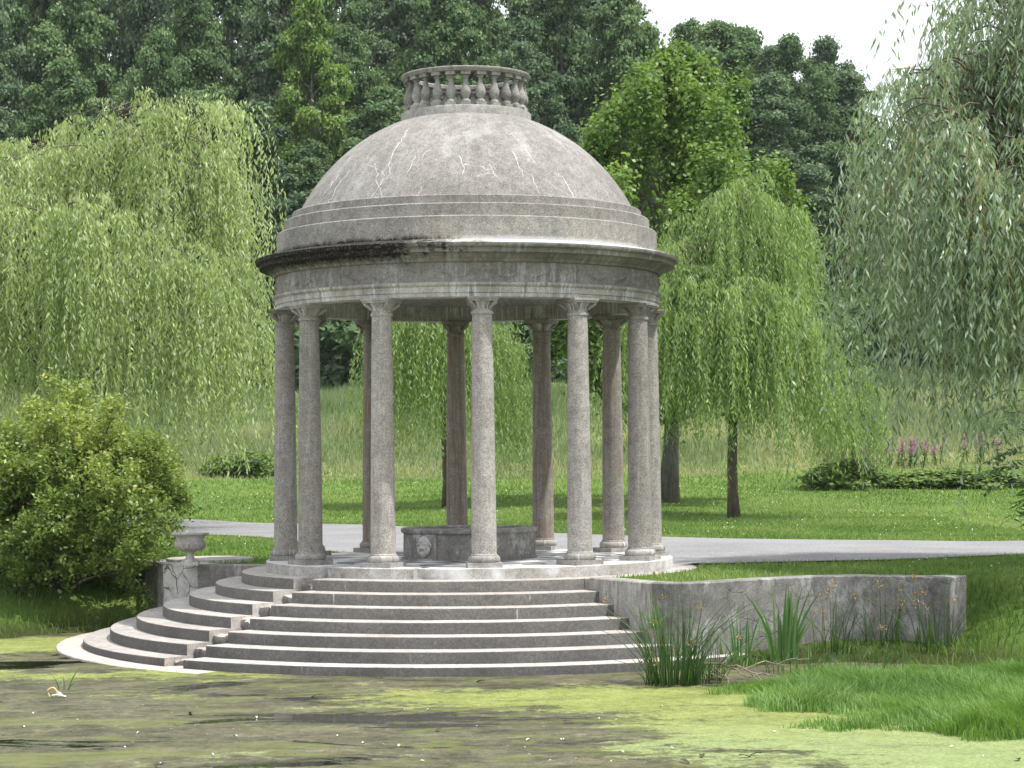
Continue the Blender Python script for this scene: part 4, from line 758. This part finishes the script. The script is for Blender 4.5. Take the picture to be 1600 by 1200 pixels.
# leafy sapling with feather leaves at the frame's right edge
sx_, sy_, sz_ = at_depth(1606, 29.5); sz_ = gz1(sx_, sy_)
sap = thing('sumac_sapling', (sx_, sy_, sz_), 'young sapling with long feather-shaped leaves at the pond bank', 'sapling')
mbs = MB(); mbs.tube([(0, 0, -.05), (.03, 0, .8), (0, .02, 1.5), (-.03, 0, 2.35)], [.03, .025, .018, .008], 6); so_ = mbs.obj('stem', B_SHR, sap, smooth=True)
def frond(g, L, nlf):
    s = np.linspace(0, 1, nlf); R_ = np.stack([L*s, np.zeros(nlf), L*(.25*s-.55*s*s)], 1); P = []; Dv = []
    for k in range(2, nlf):
        for sd_ in (-1, 1): P.append(R_[k]); Dv.append((.35, sd_*.9, -.28))
    P = np.array(P); Dv = np.array(Dv)+g.normal(0, .1, P.shape); V, Q = leaf_quads(P, Dv, np.tile([0, 0, 1.], (len(P), 1))+g.normal(0, .15, P.shape), .2*g.uniform(.85, 1.1, len(P)), .055)
    b = MB(); b.tube(R_, .004, 4); n0 = b.n; b.add(V, Q); tn = np.clip(g.normal(.5, .2, b.n), 0, 1); return b.mesh('leaf', tint=tn)
g = np.random.default_rng(2)
for k in range(16):
    m = frond(g, g.uniform(.5, .85), 10); m.materials.append(L_SUM); o = link('leaf', m, sap); hh = .75+1.6*k/15; o.location = (0, 0, hh); o.rotation_euler = (0, g.uniform(-.2, .25), PI+(-1 if k % 2 else 1)*g.uniform(.1, 1.4)+(PI if k % 5 == 4 else 0))

# ------------------------------------------------------------------ grasses
g = np.random.default_rng(20)
def scatter(n, x0, x1, y0, y1, ok): 
    x = g.uniform(x0, x1, n); y = g.uniform(y0, y1, n); k = ok(x, y); return x[k], y[k]
PATHP = np.vstack([near_e, far_e[::-1]])
def solid(x, y):
    r = np.hypot(x, y); a = np.degrees(np.arctan2(x, -y)); return ((r < 5.3) & (a > -112) & (a < 40) & ~inpoly(x, y, LAND_R)) | (r < 3.14) | inpoly(x, y, PATHP)
def wallnear(x, y): return (polydist(x, y, WALL_R+np.array([.08, .14]), False) < .2) | (polydist(x, y, WALL_L+np.array([.1, .12]), False) < .24) | (np.hypot(x+3.85, y-2.55) < .66)
# near lawn behind the wall and left of the pavilion
x, y = scatter(150000, -9, 10.5, -5.2, 19, lambda x, y: ~solid(x, y) & ~wallnear(x, y) & ~inpoly(x, y, POND)); z = gz(x, y); k = z > -.6; x, y, z = x[k], y[k], z[k]
tn = np.clip(.15+.75*vnoise(x*.8, y*.8, 4)+g.normal(0, .16, len(x)), 0, 1); blade_obj('lawn_grass', np.column_stack([x, y, z-.005]), g.uniform(.035, .085, len(x)), .012, g.uniform(.2, .9, len(x)), 1, G_LAWN, tn, 'short mown grass of the lawn around the drive', 'grass')
# far lawn
n = 85000; d = 38+g.random(n)**1.3*40; px = g.uniform(-30, 1630, n); x = (np.array([ray(q, 700)[0]/ray(q, 700)[1] for q in (0, 1600)])[None]@np.array([[1.], [0]]))*0+0
xl, xr = ray(-30, 700)[0], ray(1630, 700)[0]; x = (xl+(xr-xl)*(px+30)/1660)*d; y = -CD+d; k = ~inpoly(x, y, PATHP) & (y > 9); x, y, d = x[k], y[k], d[k]; z = gz(x, y)
tn = np.clip(.05+.8*vnoise(x*.35, y*.22, 7)+g.normal(0, .18, len(x)), 0, 1); blade_obj('lawn_grass', np.column_stack([x, y, z-.01]), g.uniform(.05, .1, len(x))*(d/45), .022*d/45, g.uniform(.2, 1., len(x)), 2, G_LAWN, tn, 'sunlit lawn grass rising beyond the drive', 'grass', far=True)
# clover heads
x, y = scatter(2000, -12, 14, -4.5, 40, lambda x, y: ~solid(x, y) & ~wallnear(x, y) & (vnoise(x*.5, y*.5, 8) > .42)); z = gz(x, y); k = z > -.3; x, y, z = x[k], y[k], z[k]; P = np.column_stack([x, y, z+g.uniform(.05, .1, len(x))]); sz = .012+.0004*(y+29)
V, Q = leaf_quads(P, g.normal(0, 1, P.shape), g.normal(0, 1, P.shape), sz, sz); m = mesh_np('clover_flowers', V, Q, tint=np.repeat(g.random(len(x)), 4)); m.materials.append(F_WHITE); tag(link('clover_flowers', m), 'white clover heads dotted over the lawn', 'flowers', kind='stuff')
# meadow
n = 115000; d = 73.5+g.random(n)*33; x = (xl+(xr-xl)*g.random(n))*d; y = -CD+d+2.5*(vnoise(x*.25, x*0, 1)-.5); z = gz(x, y)
hh = (.12+.6*vnoise(x*.3, y*.3, 11)**1.5+.3*vnoise(x*.9, y*.9, 12))*np.clip((d-72.5)/7, .35, 1)*g.uniform(.6, 1.2, n); tn = np.clip(-.15+.6*vnoise(x*.12+5, y*.16, 13)+.45*vnoise(x*.45, y*.3, 14)+g.normal(0, .18, n)+.35*np.clip((82-d)/9, 0, 1), 0, 1)
blade_obj('meadow_grass', np.column_stack([x, y, z-.02]), hh, .042, g.uniform(.05, .6, n), 3, G_MEAD, tn, 'tall unmown meadow grass on the slope behind the lawn', 'grass', far=True)
# hill turf
n = 40000; d = 106+g.random(n)*24; x = (xl+(xr-xl)*g.random(n))*d; y = -CD+d; z = gz(x, y); blade_obj('hill_grass', np.column_stack([x, y, z-.02]), g.uniform(.15, .3, n), .05, g.uniform(.1, .8, n), 4, G_LAWN, np.clip(.35+g.normal(0, .2, n), 0, 1), 'grass on the upper hillside below the wood', 'grass', far=True)
# banks
x, y = scatter(90000, -13, 11, -10, 7, lambda x, y: ~solid(x, y) & ~wallnear(x, y)); z = gz(x, y); k = (z < -.25) & (z > WZ-.04); x, y, z = x[k], y[k], z[k]
blade_obj('bank_grass', np.column_stack([x, y, z-.01]), g.uniform(.06, .2, len(x))*(.6+.8*vnoise(x, y, 6)), .013, g.uniform(.2, 1., len(x)), 5, G_BANK, np.clip(.1+.7*vnoise(x*.7, y*.7, 3)+g.normal(0, .17, len(x)), 0, 1), 'rough grass on the sloping pond banks', 'grass')
# lush mat of grass standing in the shallows on the right
MAT = [(2.75, -6.7), (2.8, -7.6), (3.0, -8.7), (3.3, -9.6), (3.75, -10.4), (4.25, -10.7), (5.2, -10.9), (8.2, -11), (7.6, -8), (6.6, -5.3), (5.8, -5.2), (4.6, -5.7), (3.3, -6.3)]
x = g.uniform(2.4, 8.3, 180000); y = g.uniform(-11.2, -4.4, 180000); dd = polydist(x, y, MAT); s_ = np.where(inpoly(x, y, MAT), dd, -dd)+1.0*(vnoise(x*1.3, y*1.3, 21)-.5)+.5*(vnoise(x*4, y*4, 22)-.5); k = (s_ > 0) & (g.random(len(x)) < np.clip(.25+s_*1.6, 0, 1)); x, y, s_ = x[k], y[k], s_[k]
tn = np.clip(.05+.6*vnoise(x*1.1, y*1.1, 17)+.2*vnoise(x*5, y*5, 18)+g.normal(0, .16, len(x))+.6*(g.random(len(x)) < .04), 0, 1); hh = g.uniform(.08, .3, len(x))*np.clip(.5+s_*.9, .4, 1)*(.4+.65*vnoise(x*1.4, y*1.4, 19)+.5*vnoise(x*5, y*5, 20))
blade_obj('pond_grass', np.column_stack([x, y, np.maximum(gz(x, y), WZ)-.01]), hh, .009, g.uniform(.2, .95, len(x)), 6, G_POND, tn, 'lush bright green grass standing in the shallow pond margin', 'grass', dirs=6*vnoise(x*1.2, y*1.2, 23)+g.normal(0, .9, len(x)))

# ------------------------------------------------------------------ reeds (each stem its own part)
def reed_clump(px, py, n, hmin, hmax, spread, lab, seed, width=.011, flat=False, heads=0., leanm=.35, base=None, mat=None, grp='reeds before the wall'):
    g = np.random.default_rng(seed); b = onz(px, py, WZ) if base is None else np.array(base); zb = max(gz1(b[0], b[1]), WZ) if base is None else b[2]
    o = thing('reed_clump', (b[0], b[1], zb-.03), lab, 'reeds', grp)
    for k in range(n):
        a = g.uniform(0, 6.28); r = spread*math.sqrt(g.random()); p0 = np.array([r*math.cos(a), r*.7*math.sin(a), -.02]); h = g.uniform(hmin, hmax); la = a+g.normal(0, .6); le = abs(g.normal(.1, leanm))*h; s = np.linspace(0, 1, 6)[:, None]
        C = p0+np.array([math.cos(la), math.sin(la), 0])*le*s**1.8+np.array([0, 0, 1])*h*(s-.22*(le/h)*s**2.4)
        mb_ = MB()
        if flat:
            wv = np.array([1., .35, 0]) if g.random() < .5 else np.array([1., -.4, 0]); wv = wv/np.linalg.norm(wv)*width*np.array([.75, 1, 1, .9, .6, .05])[:, None]
            V = np.concatenate([C-wv, C+wv+np.array([0, .004, 0])]); mb_.add(V, [(q, q+1, 6+q+1, 6+q) for q in range(5)])
        else: mb_.tube(C, width*np.array([.8, .8, .7, .55, .38, .12]), 5)
        nb = mb_.n; tn = np.full(nb, np.clip(g.normal(.45, .25), 0, 1))
        m = mb_.mesh('stem' if not flat else 'leaf', tint=tn, smooth=True); m.materials.append(mat or G_REED); so = link('leaf' if flat else 'stem', m, o)
        if g.random() < heads:
            hb_ = MB(); tp = C[-1]*.97+C[-2]*.03; q = 26; V, Q = leaf_quads(tp+g.normal(0, .02, (q, 3)), g.normal(0, 1, (q, 3)), g.normal(0, 1, (q, 3)), .035, .012); m = mesh_np('seed_head', V, Q, tint=np.repeat(g.random(q), 4)); m.materials.append(G_DRY); link('seed_head', m, so)
    return o
reed_clump(1052, 1070, 150, .3, 1.25, .3, 'dense clump of dark green reeds at the foot of the steps', 1, .0075, heads=.08, leanm=.55)
reed_clump(1110, 1064, 45, .3, .75, .2, 'sparse reeds leaning over the broken branch in the water', 2, .007, leanm=.6)
reed_clump(1158, 1040, 16, .35, .75, .14, 'thin upright clump of green blades next to the driftwood', 3, .012, flat=True, mat=G_IRIS)
reed_clump(1222, 1037, 26, .55, 1.02, .17, 'tall clump of broad green iris blades against the wall', 4, .017, flat=True, leanm=.22, mat=G_IRIS)
reed_clump(1300, 1030, 26, .4, .9, .3, 'thin arching rushes with seed heads in the middle of the wall', 5, .007, heads=.12, leanm=.5)
reed_clump(1385, 1025, 26, .45, .95, .3, 'slender rushes with tawny seed heads beyond the iris blades', 6, .007, heads=.18, leanm=.4)
reed_clump(1460, 1030, 26, .5, 1.1, .28, 'slender rushes with tawny seed heads at the wall end', 7, .007, heads=.18, leanm=.4)
reed_clump(1250, 1050, 40, .15, .4, .4, 'low fringe of rushes between the wall and the grassy shallows', 8, .007, leanm=.6)
reed_clump(1360, 1045, 40, .15, .4, .5, 'short rushes mixed into the bright pond grass', 9, .007, leanm=.5)
reed_clump(45, 975, 14, .3, .65, .1, 'thin upright grass tuft on the shaded left bank', 10, .008, leanm=.2, grp='reeds on the bank', mat=G_IRIS)
reed_clump(115, 972, 22, .12, .32, .25, 'pale broad weeds at the water edge below the shrub', 11, .016, flat=True, leanm=.7, grp='reeds on the bank', mat=G_IRIS)
reed_clump(100, 1078, 5, .18, .4, .05, 'few green blades standing in open pond water', 12, .007, flat=True, leanm=.4, grp='reeds in the open pond', mat=G_IRIS)
reed_clump(1023, 958, 9, .1, .3, .05, 'little green weed sprouting from the wall corner by the steps', 13, .02, flat=True, leanm=.7, base=(2.16, -4.2, -.6), grp='weeds on the wall', mat=G_IRIS)
# driftwood
p = onz(1130, 1062, WZ); dw = thing('driftwood', (p[0], p[1], WZ), 'bare grey broken branch with twigs lying in the shallows', 'branch'); g = np.random.default_rng(9)
br = [[(-.45, .1, .12), (-.1, .05, .16), (.3, -.05, .1), (.6, -.1, .02)], [(-.25, -.2, -.02), (-.1, 0, .14), (.1, .2, .22)], [(.1, .1, .12), (.35, -.25, .02), (.5, -.4, -.03)], [(.2, 0, .1), (.5, .2, .18), (.75, .25, .1)], [(-.5, -.1, 0), (-.2, -.12, .08), (.2, -.3, -.02)], [(.3, -.1, .08), (.45, -.1, -.02), (.62, -.25, -.04)], [(-.1, .05, .14), (.0, -.2, .05), (.05, -.35, -.04)], [(.5, .1, .12), (.7, 0, .2), (.95, -.02, .22)]]
for k, b in enumerate(br):
    mb_ = MB(); P = catmull(b, 5); P[1:-1] += g.normal(0, .012, (len(P)-2, 3)); r0 = .017 if k == 0 else .009; mb_.tube(P, np.linspace(r0, r0*.4, len(P)), 6); mb_.obj('limb' if k == 0 else 'twig', B_TWG, dw, smooth=True, uv=False)
# floating bits
def bit_mesh(seed, L, W):
    g = np.random.default_rng(seed); s = np.linspace(0, 1, 6); w_ = W*np.sin(PI*(s*.9+.08))**.7; zc = .006+.016*np.sin(s*3+g.random()); V = np.concatenate([np.stack([L*s, -w_, zc+.006], 1), np.stack([L*s, w_*0, zc], 1), np.stack([L*s, w_, zc+.008], 1)]); return mesh_np('bit', V, [(r*6+k, r*6+k+1, r*6+k+7, r*6+k+6) for r in (0, 1) for k in range(5)], smooth=True)
M_FE = NT('feather'); M_FE.col((.72, .71, .68)); M_FE.rough(.8); M_DL = NT('dead_leaf'); M_DL.col((.045, .032, .02)); M_DL.rough(.7)
fe = [bit_mesh(k, .05+.015*k, .013+.004*k) for k in range(3)]
for m in fe: m.materials.append(M_FE.m)
dl = [bit_mesh(9+k, .1+.03*k, .022) for k in range(2)]
for m in dl: m.materials.append(M_DL.m)
WH = [(470, 1108), (632, 1110), (673, 1110), (400, 1122), (120, 1126), (38, 1137), (218, 1146), (193, 1168), (566, 1162), (600, 1165), (625, 1166), (656, 1190), (745, 1136), (810, 1088), (935, 1123), (962, 1126), (1035, 1105), (830, 1157), (875, 1156), (880, 1157), (975, 1177), (956, 1190), (1047, 1170), (1210, 1145), (1266, 1141), (1535, 1182), (1485, 1168), (820, 1170), (862, 1189), (50, 1115), (250, 1195), (370, 1152), (530, 1150), (330, 1180)]
for k, (a, b) in enumerate(WH):
    p = onz(a, b, WZ); o = link('floating_feather', fe[k % 3]); o.location = (p[0], p[1], WZ+.002); o.rotation_euler = (0, 0, k*1.7); s_ = .4+.35*((k*37) % 7)/7; o.scale = (s_,)*3; tag(o, 'small white feather floating on the pond scum', 'feather', 'feathers floating on the pond')
for k, (a, b) in enumerate([(585, 1060), (757, 1067), (1097, 1182), (1155, 1185), (1190, 1181), (1063, 1191), (1590, 1190), (505, 1088), (880, 1130), (300, 1118), (690, 1142)]):
    p = onz(a, b, WZ); o = link('floating_leaf', dl[k % 2]); o.location = (p[0], p[1], WZ+.002); o.rotation_euler = (0, 0, k*2.3); tag(o, 'dark dead leaf floating on the pond', 'leaf', 'dead leaves floating on the pond')
p = onz(84, 1090, WZ); fr = thing('floating_reed', (p[0], p[1], WZ), 'bent pale yellow and white reed leaf floating in the pond', 'reed')
M_PL = NT('pale_reed'); M_PL.col((.55, .42, .22)); M_PL.rough(.7)
for k, pts in enumerate([[(-.04, 0, .0), (-.06, 0, .07), (.0, 0, .1), (.06, 0, .02)], [(.0, 0, .0), (.05, .02, .05), (.1, 0, .0)], [(-.02, .0, .02), (.05, -.03, .03), (.13, -.02, .01)]]):
    mb_ = MB(); mb_.tube(catmull(pts, 4), .011, 5); mb_.obj('leaf', (M_PL.m, M_FE.m, M_FE.m)[k], fr, smooth=True, uv=False)

# ------------------------------------------------------------------ summer haze
hb_ = MB(); hb_.box((0, 80, 24), (320, 330, 60)); hz = NT('haze'); hz.t.nodes.remove(hz.b); pv = hz.n('VolumePrincipled'); pv.inputs['Color'].default_value = (.9, .95, 1, 1); pv.inputs['Density'].default_value = .00013; hz.l(pv.outputs[0], hz.o.inputs['Volume'])
tag(hb_.obj('haze', hz.m, uv=False), 'thin pale summer haze over the park', 'haze', kind='stuff')
